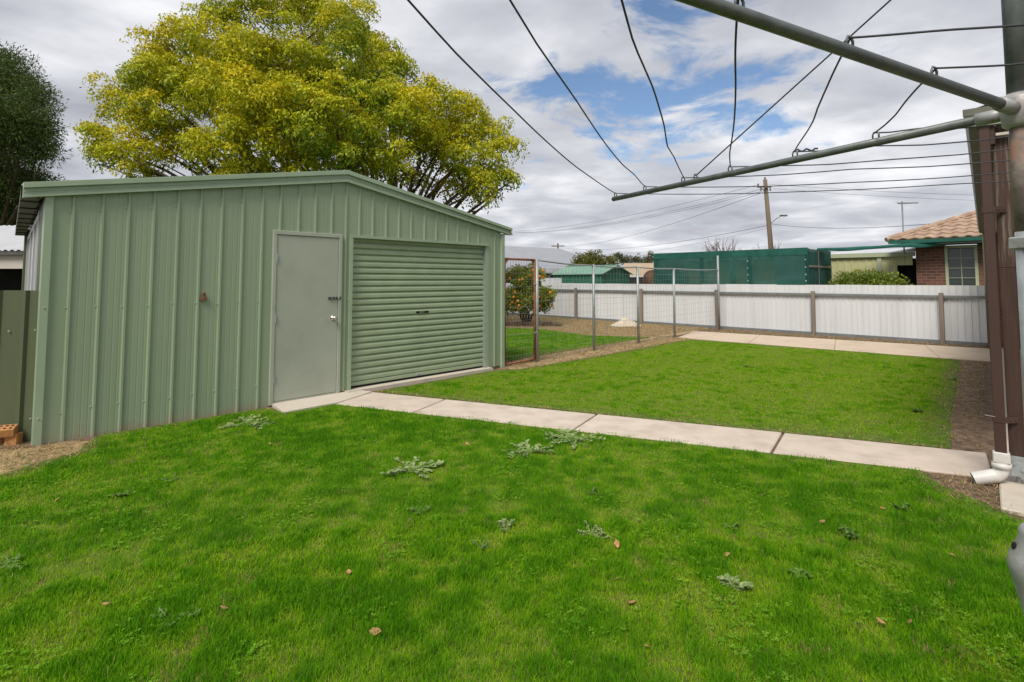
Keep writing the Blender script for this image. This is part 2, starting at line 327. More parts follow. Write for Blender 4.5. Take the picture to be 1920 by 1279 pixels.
for s0, s1 in zip(cuts[:-1], cuts[1:]):
    mid = (s0 + s1)/2; zb = 0.0 if mid < 3.1 else 0.05
    if DX0 < mid < DX1: zb = DZ
    if RX0 < mid < RX1: zb = RZ1
    panel(s0, s1, zb, s1 in ribs and not (DX0 - .01 < s1 < DX0 + .03))
# corner and edge flashings
MB().prism([(0, -0.03), (0.06, -0.03), (0.075, 0.0), (0.075, 0.03), (0.0, 0.09)], 2, 0, ztop(0) + 0.03).build('corner_flashing', 'trim', shed)
MB().prism([(6.13, 0.02), (6.13, -0.002), (6.145, -0.03), (6.21, -0.03), (6.21, 0.12)], 2, 0.0, ztop(6.2)).build('corner_flashing', 'trim', shed)
# barge caps along both slopes of the gable
def barge(x0, zt0, zb0, x1, zt1, zb1):
    m = MB()
    def strip(a, b, y0, y1):
        m.add([(x0, y0, zb0 + (zt0-zb0)*a), (x1, y0, zb1 + (zt1-zb1)*a), (x1, y0, zb1 + (zt1-zb1)*b), (x0, y0, zb0 + (zt0-zb0)*b),
               (x0, y1, zb0 + (zt0-zb0)*a), (x1, y1, zb1 + (zt1-zb1)*a), (x1, y1, zb1 + (zt1-zb1)*b), (x0, y1, zb0 + (zt0-zb0)*b)],
              [(0,1,2,3),(4,7,6,5),(0,4,5,1),(1,5,6,2),(2,6,7,3),(3,7,4,0)])
    strip(0.00, 0.13, -0.062, 0.01); strip(0.125, 0.36, -0.050, 0.01); strip(0.355, 0.40, -0.056, 0.01); strip(0.395, 0.60, -0.048, 0.01)
    strip(0.595, 0.64, -0.066, 0.01); strip(0.635, 0.93, -0.078, 0.02); strip(0.925, 1.0, -0.068, 0.14)
    m.build('barge_cap', 'trim', shed)
barge(-0.16, 2.425, 2.285, APX, 3.02, 2.86); barge(APX, 3.02, 2.86, 6.36, 2.45, 2.325)
def slope(xa, za, xb, zb):
    m = MB(); n = 30
    for i in range(n):
        t = i / n; y0 = -0.04 + (SD + 0.1)*t; y1 = -0.04 + (SD+0.1)*(i + 0.8)/n; y2 = -0.04 + (SD+0.1)*(i+1)/n
        for (p, q, h) in ((y0, y1, 0.0), (y1, y2, 0.025)):
            m.add([(xa + SK*p, p, za + h), (xb + SK*p, p, zb + h), (xb + SK*q, q, zb + h), (xa + SK*q, q, za + h)], [(0, 1, 2, 3)])
    m.build('roof_sheet', 'trim', shed)
slope(-0.16, 2.36, APX, 2.955); slope(APX, 2.955, 6.36, 2.385)
# side and back walls
def wall(p0, p1, z0, z1, nm, mt, t=0.0):
    (xa, ya), (xb, yb) = p0, p1; m = MB(); L = math.hypot(xb-xa, yb-ya); n = max(2, int(L/0.225)); ux, uy = (xb-xa)/L, (yb-ya)/L; nx, ny = -uy, ux
    pr = []
    for i in range(n):
        a = L*i/n; pr += [(a, 0), (a + L/n - 0.045, 0), (a + L/n - 0.035, 0.025), (a + L/n - 0.01, 0.025)]
    pr.append((L, 0)); v = []
    for a, o in pr: v += [(xa + ux*a + nx*o, ya + uy*a + ny*o, z0), (xa + ux*a + nx*o, ya + uy*a + ny*o, z1)]
    m.add(v, [(2*i, 2*i+2, 2*i+3, 2*i+1) for i in range(len(pr)-1)]); return m.build(nm, mt, shed)
wall((6.20 + SK*0.1, 0.1), (6.20 + SK*SD, SD), 0.0, 2.38, 'side_wall', 'shed')
wall((6.20 + SK*SD, SD), (SK*SD, SD), 0.0, 2.38, 'back_wall', 'shed')
# left side: green posts, white framed glazing between them
MB().prism([(0.0 + SK*0.0 + .004, 0.09), (0.05, 0.09), (0.09, 0.75), (0.045, 0.75)], 2, 0, 2.36).build('side_panel', 'gfence', shed)
for i, (y0, y1) in enumerate(((0.75, 2.1), (2.1, 3.5), (3.5, 5.5))):
    m = MB(); X = lambda y: SK*y
    fr = link('side_window', None, shed)
    def bar(ya, yb, za, zb, o=0.02, nm='window_frame'):
        MB().add([(X(ya) - o, ya, za), (X(yb) - o, yb, za), (X(yb) + 0.05, yb, za), (X(ya) + 0.05, ya, za), (X(ya) - o, ya, zb), (X(yb) - o, yb, zb), (X(yb) + 0.05, yb, zb), (X(ya) + 0.05, ya, zb)],
                 [(0,3,2,1),(4,5,6,7),(0,1,5,4),(1,2,6,5),(2,3,7,6),(3,0,4,7)]).build(nm, 'white', fr)
    bar(y0, y0 + 0.09, 0.2, 2.25); bar((y0+y1)/2 - 0.05, (y0+y1)/2 + 0.05, 0.28, 2.18, 0.012); bar(y1 - 0.09, y1, 0.2, 2.25)
    bar(y0 + 0.09, y1 - 0.09, 0.2, 0.28, 0.015); bar(y0 + 0.09, y1 - 0.09, 2.18, 2.25, 0.015)
    MB().add([(X(y0) + 0.02, y0 + .09, 0.28), (X(y1) + 0.02, y1 - .09, 0.28), (X(y1) + 0.02, y1 - .09, 2.18), (X(y0) + 0.02, y0 + .09, 2.18)], [(0, 1, 2, 3)]).build('pane', 'glass', fr)
m = MB(); m.prism([(SK*5.5 - 0.05, 5.5), (SK*5.5 + 0.1, 5.5), (SK*6 + 0.1, 6.0), (SK*6 - 0.05, 6.0)], 2, 0, 2.36); m.build('corner_post', 'gfence', shed)
MB().prism([(0.0 + .05, 0.75), (SK*5.5 + .05, 5.5), (SK*5.5 + .09, 5.5), (.09, .75)], 2, 0, 0.2).build('side_plinth', 'gfence', shed)
MB().prism([(.04, 0.75), (SK*5.5 + .04, 5.5), (SK*5.5 + .09, 5.5), (.09, .75)], 2, 2.25, 2.38).build('side_header', 'gfence', shed)
# gutter of the left eave with brackets and soffit
m = MB(); ga = [(-0.17, 2.30), (-0.17, 2.40), (-0.155, 2.40), (-0.155, 2.315), (-0.05, 2.315), (-0.05, 2.40), (-0.035, 2.40), (-0.035, 2.30)]; n = len(ga)
m.add([(x, 0.015, z) for x, z in ga] + [(x + SK*SD, SD, z) for x, z in ga], [(i, (i+1) % n, n + (i+1) % n, n + i) for i in range(n)]); m.build('gutter', 'gfence', shed)
for i in range(9):
    y = 0.35 + i*0.68; MB().box(-0.172 + SK*y, 0.03 + SK*y, y, y + 0.03, 2.288, 2.302).build('gutter_bracket', 'dark', shed)
# concrete floor edge
MB().prism([(3.15, -0.10), (5.86, -0.10), (5.86, 0.1), (3.15, 0.1)], 2, -0.05, 0.052).build('floor_slab', 'concp', shed)
MB().box(5.86, 6.12, 0.02, 0.08, -0.02, 0.06).build('footing', 'wood', shed)
# personnel door
door = MB().cbox(DX0 + 0.05, DX1 - 0.05, -0.022, 0.03, 0.06, DZ - 0.055, 0.003).build('door', 'door', shed)
for (a, b, c, d) in ((DX0, DX0 + 0.046, 0.02, DZ), (DX1 - 0.046, DX1, 0.02, DZ), (DX0 + 0.046, DX1 - 0.046, DZ - 0.05, DZ)):
    MB().cbox(a, b, -0.034, 0.04, c, d, 0.004).build('door_frame', 'door', shed)
MB().box(DX0 + .046, DX1 - .046, -0.02, 0.02, 0.03, 0.056).build('door_sill', 'door', shed)
MB().box(DX0, DX1, 0.031, 0.038, 0.03, DZ).build('door_backing', 'black', shed)
for z in (0.34, 1.06, 1.80):
    MB().tube([(DX0 + 0.05, -0.036, z - 0.05), (DX0 + 0.05, -0.036, z + 0.05)], 0.007, 8).build('hinge', 'galv', door)
kn = MB(); kc = Vector((DX1 - 0.115, 0, 1.03)); 
prof = [(0.0, -0.022), (0.034, -0.022), (0.034, -0.030), (0.014, -0.034), (0.012, -0.055), (0.024, -0.062), (0.029, -0.078), (0.024, -0.092), (0.0, -0.096)]
sg = 18; v = [(kc.x + r*math.cos(2*math.pi*k/sg), y, kc.z + r*math.sin(2*math.pi*k/sg)) for r, y in prof for k in range(sg)]
kn.add(v, [(i*sg + k, i*sg + (k+1) % sg, (i+1)*sg + (k+1) % sg, (i+1)*sg + k) for i in range(len(prof)-1) for k in range(sg)]); kn.build('door_knob', 'chrome', door, smooth=True)
bolt = MB().box(DX1 - 0.19, DX1 - 0.055, -0.030, -0.02, 1.275, 1.305).build('sliding_bolt', 'dark', door)
MB().tube([(DX1 - 0.18, -0.036, 1.29), (DX1 - 0.035, -0.036, 1.29)], 0.006, 8).build('bolt_bar', 'galv', bolt)
for x in (0.165, 0.115, 0.075): MB().box(DX1 - x - 0.01, DX1 - x + 0.01, -0.044, -0.029, 1.278, 1.302).build('bolt_guide', 'dark', bolt)
MB().box(DX1 - 0.03, DX1 - 0.015, -0.042, -0.033, 1.27, 1.31).build('bolt_keeper', 'dark', shed)
# roller door: each rolled slat of the curtain
roll = link('roller_door', None, shed)
ns_ = 23; pitch = (RZ1 + 0.02 - RZ0 - 0.06) / ns_
sl = MB(); pr = [(0.0, 0.080), (0.08, 0.080), (0.14, 0.058), (0.22, 0.052), (0.60, 0.052), (0.74, 0.056), (0.88, 0.068), (1.0, 0.080)]
v = []
for t, y in pr: v += [(RX0 + 0.012, y, t*pitch), (RX1 - 0.012, y, t*pitch)]
sl.add(v, [(2*i, 2*i+1, 2*i+3, 2*i+2) for i in range(len(pr)-1)]); sme = sl.mesh('slat', 'curtain')
for i in range(ns_): link('slat', sme, roll, loc=(0, 0, RZ0 + 0.06 + i*pitch))
MB().cbox(RX0 + 0.015, RX1 - 0.015, 0.05, 0.09, RZ0 + 0.012, RZ0 + 0.062, 0.006).build('bottom_rail', 'curtain', roll)
MB().box(RX0 + 0.02, RX1 - 0.02, 0.055, 0.085, RZ0 - 0.02, RZ0 + 0.012).build('weather_strip', 'black', roll)
hz = RZ0 + 0.06 + 10.4*pitch
hb_ = MB().cbox(4.36, 4.60, 0.046, 0.07, hz - 0.016, hz + 0.018, 0.004).build('lock_plate', 'black', roll)
MB().box(4.445, 4.515, 0.0435, 0.047, hz - 0.005, hz + 0.009).build('plate_print', 'rail', hb_)
MB().box(4.43, 4.437, 0.0435, 0.047, hz - 0.008, hz + 0.012).build('plate_mark', 'white', hb_)
MB().cbox(4.37, 4.49, 0.036, 0.06, RZ0 + 0.02, RZ0 + 0.052, 0.005).build('lift_handle', 'galv', roll)
for x in (RX0, RX1 - 0.014): MB().box(x, x + 0.014, 0.0, 0.12, 0.05, RZ1).build('door_guide', 'galv' if x > 4 else 'trim', shed)
MB().box(RX0, RX1, 0.088, 0.12, RZ0, RZ1).build('curtain_backing', 'black', roll)
MB().prism([(RX0 - 0.045, -0.03), (RX0 - 0.001, -0.03), (RX0 - 0.001, 0.1), (RX0 - 0.045, 0.0)], 2, 0.05, RZ1 + 0.01).build('jamb_flashing', 'trim', shed)
MB().prism([(RX1 + 0.001, -0.006), (RX1 + 0.07, -0.006), (RX1 + 0.07, 0.02), (RX1 + 0.001, 0.12)], 2, 0.05, RZ1 + 0.01).build('jamb_flashing', 'trim', shed)
MB().box(RX0 - 0.045, RX1 + 0.045, -0.032, 0.05, RZ1 - 0.012, RZ1 + 0.026).build('head_flashing', 'trim', shed)
# screws
sc = MB(); sg = 6; v = [(r*math.cos(2*math.pi*k/sg), y, r*math.sin(2*math.pi*k/sg)) for r, y in ((0.010, 0.0), (0.010, -0.003), (0.006, -0.004), (0.006, -0.010), (0.001, -0.010)) for k in range(sg)]
sc.add(v, [(i*sg + k, i*sg + (k+1) % sg, (i+1)*sg + (k+1) % sg, (i+1)*sg + k) for i in range(4) for k in range(sg)]); scm = sc.mesh('screw', 'trim')
for i, s_ in enumerate(ribs[:-1]):
    for z in (0.28, 1.27, ztop(s_) - 0.17):
        if DX0 - .05 < s_ < DX1 + .02 and z < DZ + .05: continue
        if RX0 < s_ < RX1 and z < RZ1 + .05: continue
        link('screw', scm, shed, loc=(s_ - 0.03, 0, z + random.uniform(-.015, .015)))
for x, z in ((0.03, .25), (.03, 1.27), (3.17, .25), (3.17, 1.27), (6.17, .4), (6.17, 1.3), (6.17, 2.1), (DX0 + .02, 1.2), (DX0 + .02, .1), (DX0 + .02, 2.1), (DX1 - .02, 2.05), (DX1 - .02, .2)):
    link('screw', scm, shed, loc=(x, -0.03, z))
for x in (0.35, 1.0, 1.7, 2.4, 3.6, 4.4, 5.3): link('screw', scm, shed, loc=(x, -0.05, (2.285 + .575*x/APX if x < APX else 2.86 - .535*(x-APX)/3.25) + .045))
# rusty latch left on the wall
la = MB().box(1.355, 1.425, -0.032, -0.0, 1.305, 1.325).build('rusty_latch', 'rust', shed)
MB().box(1.383, 1.405, -0.034, -0.0, 1.325, 1.385).build('latch_tongue', 'rust', la); MB().tube([(1.378, -0.03, 1.375), (1.40, -0.05, 1.395)], 0.006, 6).build('latch_pin', 'rust', la)

# ---------------------------------------------------------------- dark green steel fence beside the shed, bricks at its foot
gf = thing('steel_fence', 'dark green steel sheet fence butting against the green shed corner', 'fence', (-4.44, 5.27, 0), R(180))
for i in range(4):
    m = MB(); w = 0.78; pr = []
    for k in range(3): a = k*w/3; pr += [(a, 0), (a + 0.19, 0), (a + 0.205, 0.03), (a + 0.245, 0.03)]
    pr.append((w, 0)); v = []
    for a, o in pr: v += [(i*w + a, o, 0.02), (i*w + a, o, 1.43)]
    m.add(v, [(2*j, 2*j+2, 2*j+3, 2*j+1) for j in range(len(pr)-1)]); m.build('fence_sheet', 'gfence', gf)
MB().box(0, 3.12, -0.05, -0.002, 1.36, 1.425).build('top_rail', 'gfence', gf); MB().box(0, 3.12, -0.05, -0.002, 0.0, 0.07).build('bottom_rail', 'gfence', gf)
for x, z in ((.11, 1.05), (.11, .22), (.36, 1.04), (.62, .7)): link('screw', scm, gf, loc=(x, 0.012, z), rot=(0, 0, R(180)))
def brick(loc, rot, label, holes=True, L=0.23, Wd=0.11, Hh=0.075):
    b = thing('loose_brick', label, 'brick', loc, 0); b.rotation_euler = rot
    m = MB(); nx, ny = (5, 2) if holes else (0, 0)
    m.cbox(-L/2, L/2, -Wd/2, Wd/2, 0, Hh, 0.004); m.build('brick_body', 'brick', b)
    for i in range(nx):
        for j in range(ny): MB().lathe([(0.0135, Hh - 0.006), (0.0135, Hh + 0.0012), (0.011, Hh + 0.0012)], (-0.085 + i*0.0425, -0.026 + j*0.052), 8).build('core_hole', 'black', b)
brick((-4.72, 5.14, 0.10), (R(14), 0, R(24)), 'orange cored brick lying tilted on top of broken bricks')
brick((-4.79, 5.17, 0.0), (0, R(4), R(60)), 'half buried brick stub under the tilted orange brick, by the fence', False, 0.12, 0.10, 0.10)
brick((-4.64, 5.19, 0.0), (0, 0, R(10)), 'half buried brick stub under the tilted orange brick, by the shed', False, 0.10, 0.09, 0.105)

# ---------------------------------------------------------------- white fence
FA = R(-46.8)
wf = thing('white_steel_fence', 'long white ribbed steel fence with grey rails and timber posts', 'fence', (10.99, 12.79, 0), FA)
sh = MB(); w = 0.78; pr = []
for k in range(6): a = k*0.13; pr += [(a, 0), (a + 0.092, 0), (a + 0.100, -0.016), (a + 0.122, -0.016)]
pr.append((w, 0)); v = []
for a, o in pr: v += [(a, o, 0.015), (a, o, 1.395)]
sh.add(v, [(2*j, 2*j+2, 2*j+3, 2*j+1) for j in range(len(pr)-1)]); shm = sh.mesh('fence_sheet', 'white')
for i in range(26): link('fence_sheet', shm, wf, loc=(-0.74 - i*w + 0.0, random.uniform(-.004, .004), random.uniform(-.012, .008)))
posts = [-18.1, -15.15, -12.26, -9.25, -6.44, -3.64, -0.78]
pm = MB().cbox(-0.045, 0.045, -0.16, -0.075, -0.02, 1.22, 0.006).mesh('post', 'wood')
for p in posts: link('post', pm, wf, loc=(p, 0, 0), rot=(0, R(random.uniform(-.8, .8)), 0))
ends = [-20.4] + posts + [0.02]
for a, b in zip(ends[:-1], ends[1:]):
    MB().box(a, b, -0.074, -0.018, 1.095, 1.155).build('top_rail', 'rail', wf); MB().box(a, b, -0.07, -0.018, 0.0, 0.075).build('bottom_rail', 'rail', wf)

# ---------------------------------------------------------------- wire mesh fence and rusty gate
mf = thing('wire_mesh_fence', 'galvanised pipe fence with thin wire mesh and sagging top rail', 'fence', (0.47, 10.315, 0))
O = Vector((0.47, 10.315, 0)); WP = [(0.47, 10.315, 1.93), (1.775, 11.93, 1.865), (3.045, 13.27, 1.85), (4.295, 14.54, 1.835), (6.35, 16.86, 2.28)]
for i, (x, y, z) in enumerate(WP): MB().tube([(x - O.x, y - O.y, -0.05), (x - O.x, y - O.y, z)], 0.031 if i else 0.033, 10).build('pipe_post', 'galv', mf, smooth=True)
tops = [Vector((x, y, min(z, 1.85) - 0.008)) - O for x, y, z in WP]; tops[0].z = 1.905
for a, b in zip(tops[:-1], tops[1:]):
    pts = [a.lerp(b, t) - Vector((0, 0, 0.02*math.sin(math.pi*t))) for t in np.linspace(0, 1, 7)]; MB().tube(pts, 0.016, 8).build('top_rail', 'galv', mf, smooth=True)
def mesh_panel(a, b, z0, z1, nv, nh, root, r=0.0019, wob=0.006, nm='wire_mesh'):
    m = MB(); a = Vector(a); b = Vector(b)
    for i in range(nv + 1):
        p = a.lerp(b, i/nv); m.tube([(p.x + random.uniform(-wob, wob), p.y, z0), (p.x, p.y + random.uniform(-wob, wob), (z0+z1)/2), (p.x, p.y, z1)], r, 3, False)
    for k in range(nh + 1):
        z = z0 + (z1 - z0)*k/nh; pts = [a.lerp(b, t) for t in np.linspace(0, 1, 6)]
        m.tube([(p.x, p.y, z + random.uniform(-wob, wob)*1.6) for p in pts], r*(1.5 if k % 4 == 0 else 1), 3, False)
    o = m.build(nm, 'wire', root); o['kind'] = 'stuff'; return o
for a, b in zip(WP[:-1], WP[1:]):
    a2 = Vector(a) - O; b2 = Vector(b) - O; L = math.hypot(b2.x - a2.x, b2.y - a2.y)
    mesh_panel((a2.x, a2.y, 0), (b2.x, b2.y, 0), 0.06, 1.80, int(L/0.13), 13, mf)
gt = thing('rusty_gate', 'narrow rusty pipe gate with wire mesh between shed and pipe post', 'gate', (-0.13, 9.70, 0), math.atan2(10.30 - 9.70, 0.43 + 0.13))
GL = math.hypot(0.56, 0.60) - 0.01; gz0, gz1 = 0.05, 1.905
for p, q in (((0, 0, gz0), (0, 0, gz1)), ((GL, 0, gz0), (GL, 0, gz1)), ((0, 0, gz1), (GL, 0, gz1)), ((0, 0, gz0), (GL, 0, gz0))):
    MB().tube([p, q], 0.021, 8).build('gate_rail', 'rust', gt, smooth=True)
for sx_, sz_, X, Z in ((1, -1, 0, gz1), (-1, -1, GL, gz1), (1, 1, 0, gz0), (-1, 1, GL, gz0)):
    MB().add([(X, 0.006, Z), (X + sx_*0.11, 0.006, Z), (X, 0.006, Z + sz_*0.11), (X, -0.006, Z), (X + sx_*0.11, -0.006, Z), (X, -0.006, Z + sz_*0.11)], [(0,1,2),(3,5,4),(0,3,4,1),(1,4,5,2),(2,5,3,0)]).build('corner_gusset', 'rust', gt)
mesh_panel((0, 0, 0), (GL, 0, 0), gz0, gz1, 11, 15, gt, 0.0021, 0.002)
for z in (0.55, 1.45): MB().tube([(GL - 0.03, -0.02, z), (GL + 0.06, -0.02, z)], 0.014, 8).build('gate_hinge', 'galv', gt)

# ---------------------------------------------------------------- rotary clothesline
HUB = Vector((1.608, 1.70, 2.064))
cl = thing('rotary_clothesline', 'old galvanised rotary clothesline with rusty post and grey lines', 'clothesline', (HUB.x, HUB.y, 0))
hz_ = HUB.z
MB().tube([(0, 0, -0.05), (0, 0, 0.55)], 0.034, 14).build('lower_post', 'galv', cl, smooth=True)
MB().tube([(0, 0, 0.72), (0, 0, 1.68)], 0.030, 14).build('post', 'galv', cl, smooth=True)
MB().tube([(0, 0, 1.68), (0, 0, hz_ - 0.03)], 0.0295, 14).build('rusty_post_section', 'rusty', cl, smooth=True)
MB().tube([(0, 0, hz_ + 0.04), (0, 0, hz_ + 0.72)], 0.031, 14).build('mast_top', 'galvd', cl, smooth=True)
MB().lathe([(0.033, hz_ - 0.055), (0.046, hz_ - 0.045), (0.050, hz_ - 0.01), (0.050, hz_ + 0.035), (0.040, hz_ + 0.05), (0.033, hz_ + 0.055)]).build('arm_hub', 'casting', cl, smooth=True)
gb = MB().lathe([(0.036, 0.38), (0.045, 0.44), (0.066, 0.55), (0.088, 0.645), (0.091, 0.662), (0.084, 0.690), (0.058, 0.752), (0.060, 0.765), (0.050, 0.780), (0.034, 0.784)], seg=28).build('winder_gearbox', 'casting', cl, smooth=True)
for a in (200, 250, 155, 300):
    ca, sa = math.cos(R(a)), math.sin(R(a)); MB().tube([(0.060*ca, 0.060*sa, 0.712), (0.0765*ca, 0.0765*sa, 0.7165)], 0.011, 10).build('casting_hole', 'black', gb)
MB().tube([(0.09, -0.02, 0.61), (0.20, -0.05, 0.61), (0.21, -0.05, 0.62), (0.22, -0.055, 0.78)], 0.009, 8).build('crank_handle', 'galv', cl, smooth=True)
cb = MB().cbox(-0.034, 0.034, -0.034, 0.034, 1.625, 1.665, 0.005).build('post_clamp', 'casting', cl)
MB().tube([(-0.022, -0.033, 1.643), (-0.022, -0.045, 1.643)], 0.008, 8).build('clamp_bolt', 'rust', cb)
ARMS = [(114, 0.010), (204, 0.062), (294, 0.02), (24, 0.02)]; RAD = [2.21, 1.89, 1.54, 1.19, 0.81, 0.45]
def ap(k, r, up=0.0):
    a, s_ = ARMS[k]; return Vector((math.cos(R(a))*r, math.sin(R(a))*r, hz_ + s_*r + up))
for k in range(4):
    ar = MB().tube([ap(k, 0.03), ap(k, 2.235)], 0.0165, 12).build('arm', 'galvd', cl, smooth=True)
    MB().tube([ap(k, 0.035), ap(k, 0.115)], 0.0225, 12).build('arm_socket', 'casting', cl, smooth=True)
    d = (ap(k, 1) - ap(k, 0)).normalized()
    for r in RAD + [1.44]:
        p = ap(k, r, 0.012); up = Vector((0, 0, 1))
        MB().tube([p - d*0.012, p - d*0.012 + up*0.018, p - d*0.006 + up*0.028, p + d*0.006 + up*0.028, p + d*0.012 + up*0.018, p + d*0.012], 0.0035, 6).build('line_hook', 'galvd', ar, smooth=True)
    MB().tube([ap(k, 1.44, 0.03), Vector((0, 0, hz_ + 0.70)) + d*0.03], 0.0034, 6).build('arm_stay', 'line', cl)
for k in range(4):
    for j, r in enumerate(RAD):
        a = ap(k, r, 0.036); b = ap((k+1) % 4, r, 0.036); L = (b-a).length; rr = random.Random(k*10 + j)
        n = 26; k1, k2 = rr.uniform(.15, .4), rr.uniform(.55, .85); w1, w2 = rr.uniform(-.012, .012), rr.uniform(-.012, .012)
        lat = Vector((-(b-a).y, (b-a).x, 0)).normalized(); sag = (0.055 if j < 2 else 0.035)*L/2.2; pts = []
        for i in range(n + 1):
            t = i/n; kink = w1*max(0, 1 - abs(t-k1)/.12) + w2*max(0, 1 - abs(t-k2)/.15)
            pts.append(a.lerp(b, t) + Vector((0, 0, -sag*4*t*(1-t)*0.9 + kink)) + lat*(kink*0.8 + 0.004*math.sin(9*t + j)))
        MB().tube(pts, 0.0029, 6).build('wire_line', 'line', cl, smooth=True)
tw = ap(0, 0.81, 0.04); pts = [tw + Vector((0.0, 0.0, 0.0)) + Vector((0.012*i*0.9, -0.004*i, 0.006*math.sin(i*1.9))) for i in range(9)]
MB().tube(pts, 0.0045, 5).build('wire_knot', 'line', cl)

# ---------------------------------------------------------------- house corner on the right: eave, post, downpipes
HA = math.atan2(hd.y, hd.x)
ho = thing('veranda_house', 'house eave with brown timber veranda post and brown downpipe', 'house', (3.60, 4.13, 0), HA)
HL = 11.6                                            # local x runs along the eave away from the camera, -y towards the house
m = MB(); ga = [(0.075, 2.70), (0.10, 2.83), (0.085, 2.83), (0.06, 2.715), (-0.03, 2.715), (-0.03, 2.83), (-0.045, 2.83), (-0.045, 2.70)]; n = len(ga)
m.add([(0.0, y, z) for y, z in ga] + [(HL, y, z - 0.06) for y, z in ga], [(i, (i+1) % n, n + (i+1) % n, n + i) for i in range(n)] + [tuple(range(n))]); m.build('gutter', 'gutter', ho)
MB().box(0.0, HL, -0.075, -0.047, 2.56, 2.80).build('fascia', 'bwood', ho)
MB().box(-0.03, -0.004, -3.0, 0.10, 2.705, 2.80).build('end_fascia', 'lgreen', ho); MB().box(-0.045, -0.031, -3.0, 0.105, 2.79, 2.845).build('end_capping', 'gutter', ho)
m = MB()
for i in range(40):
    x0 = -0.03 + i*HL/40; x1 = x0 + HL/40*0.7; x2 = x0 + HL/40
    for a, b, h in ((x0, x1, 0), (x1, x2, 0.02)): m.add([(a, 0.06, 2.84 + h), (b, 0.06, 2.84 + h), (b, -4.5, 3.9 + h), (a, -4.5, 3.9 + h)], [(0, 1, 2, 3)])
m.build('roof_sheet', 'zinc', ho)
MB().box(0.02, HL, -2.35, -2.2, 0.0, 2.9).build('wall', 'brickwall', ho); MB().box(0, HL, -2.2, -0.08, 2.62, 2.64).build('veranda_ceiling', 'beige', ho)
po = MB().cbox(0.06, 0.15, -0.15, -0.06, 0.14, 1.62, 0.004).build('veranda_post', 'bwood', ho)
MB().cbox(0.06, 0.15, -0.15, -0.06, 1.62, 2.70, 0.004).build('weathered_post_top', 'peel', ho)
st = MB().box(0.051, 0.059, -0.16, -0.05, 0.09, 0.235).build('post_stirrup', 'galv', po)
MB().box(0.151, 0.158, -0.16, -0.05, 0.09, 0.235).build('stirrup_plate', 'galv', st); MB().box(0.059, 0.151, -0.155, -0.055, 0.09, 0.098).build('stirrup_base', 'galv', st)
MB().tube([(0.105, -0.105, 0.0), (0.105, -0.105, 0.10)], 0.014, 8).build('stirrup_leg', 'galv', st)
for y in (-0.13, -0.08): MB().tube([(0.041, y, 0.16 + (y + .105)*.8), (0.055, y, 0.16 + (y + .105)*.8)], 0.011, 6).build('stirrup_bolt', 'galv', st)
dp = MB().cbox(-0.01, 0.04, -0.048, 0.020, 0.22, 2.72, 0.006).build('downpipe', 'bpipe', ho)
for z in (2.06, 0.50): 
    s2 = MB().add([(-.014,.024,z-.022),(-.014,-.05,z-.022),(.056,-.12,z-.022),(.062,-.12,z-.022),(-.009,-.046,z-.022),(-.009,.024,z-.022),(-.014,.024,z+.022),(-.014,-.05,z+.022),(.056,-.12,z+.022),(.062,-.12,z+.022),(-.009,-.046,z+.022),(-.009,.024,z+.022)],[(0,1,7,6),(1,2,8,7),(2,3,9,8),(3,4,10,9),(4,5,11,10),(5,0,6,11),(6,7,10,11),(7,8,9,10),(0,5,4,1),(1,4,3,2)]).build('pipe_strap', 'bpipe', dp); MB().box(-0.014, 0.045, 0.0205, 0.025, z - 0.022, z + 0.022).build('strap_return', 'bpipe', s2)
    for x, y in ((.012, -.076), (.042, -.106)): MB().lathe([(0.008, 0), (0.008, 0.004), (0.004, 0.007)], seg=8).build('strap_screw', 'bpipe', s2, loc=(x, y, z), rot=(0, R(-90), R(-45)))
MB().tube([(-0.014, 0.01, 0.515), (-0.016, 0.065, 0.52), (-0.016, 0.072, 0.50)], 0.006, 6).build('strap_hook', 'bpipe', dp)
MB().cbox(-0.026, 0.056, -0.064, 0.034, 0.185, 0.26, 0.006).build('pipe_adaptor', 'pvc', dp)
c0 = Vector((0.015, -0.014, 0)); pts = [c0 + Vector((0, 0, 0.19)), c0 + Vector((0, 0, 0.15))]
for a in np.linspace(0, 62, 7): pts.append(c0 + Vector((-0.02*(1-math.cos(R(a))), 0.085*(1 - math.cos(R(a))), 0.145 - 0.075*math.sin(R(a)))))
elb = MB().tube(pts, 0.047, 16, False).build('pipe_elbow', 'pvc', dp, smooth=True)
e0 = pts[-1]; ed = Vector((-0.22, 0.90, -0.32)).normalized(); MB().tube([e0 - ed*0.01, e0 + ed*0.13], 0.0485, 16, False).build('pipe_outlet', 'pvc', elb, smooth=True)
MB().tube([e0 - ed*0.005, e0 + ed*0.126], 0.043, 16, False).build('outlet_bore', 'shade', elb, smooth=True)
MB().tube([c0 + Vector((0, 0, 0.18)), c0 + Vector((0, 0, 0.145))], 0.058, 16).build('elbow_collar', 'pvc', elb, smooth=True)
fx = 11.53; gd = MB().cbox(fx, fx + 0.09, -0.06, 0.03, 0.13, 2.70, 0.006).build('downpipe', 'lgreen', ho); gd['label'] = 'pale green downpipe at the far corner'
MB().tube([(fx + 0.045, -0.015, 0.16), (fx + 0.045, 0.03, 0.07), (fx + 0.045, 0.16, 0.05)], 0.045, 8).build('downpipe_shoe', 'lgreen', gd)
MB().box(fx - 0.01, fx + 0.1, -0.09, 0.035, 0.56, 0.60).build('pipe_strap', 'lgreen', gd)
MB().box(11.3, 11.5, -2.2, -0.10, 0.0, 2.62).build('end_wall', 'brickwall', ho)

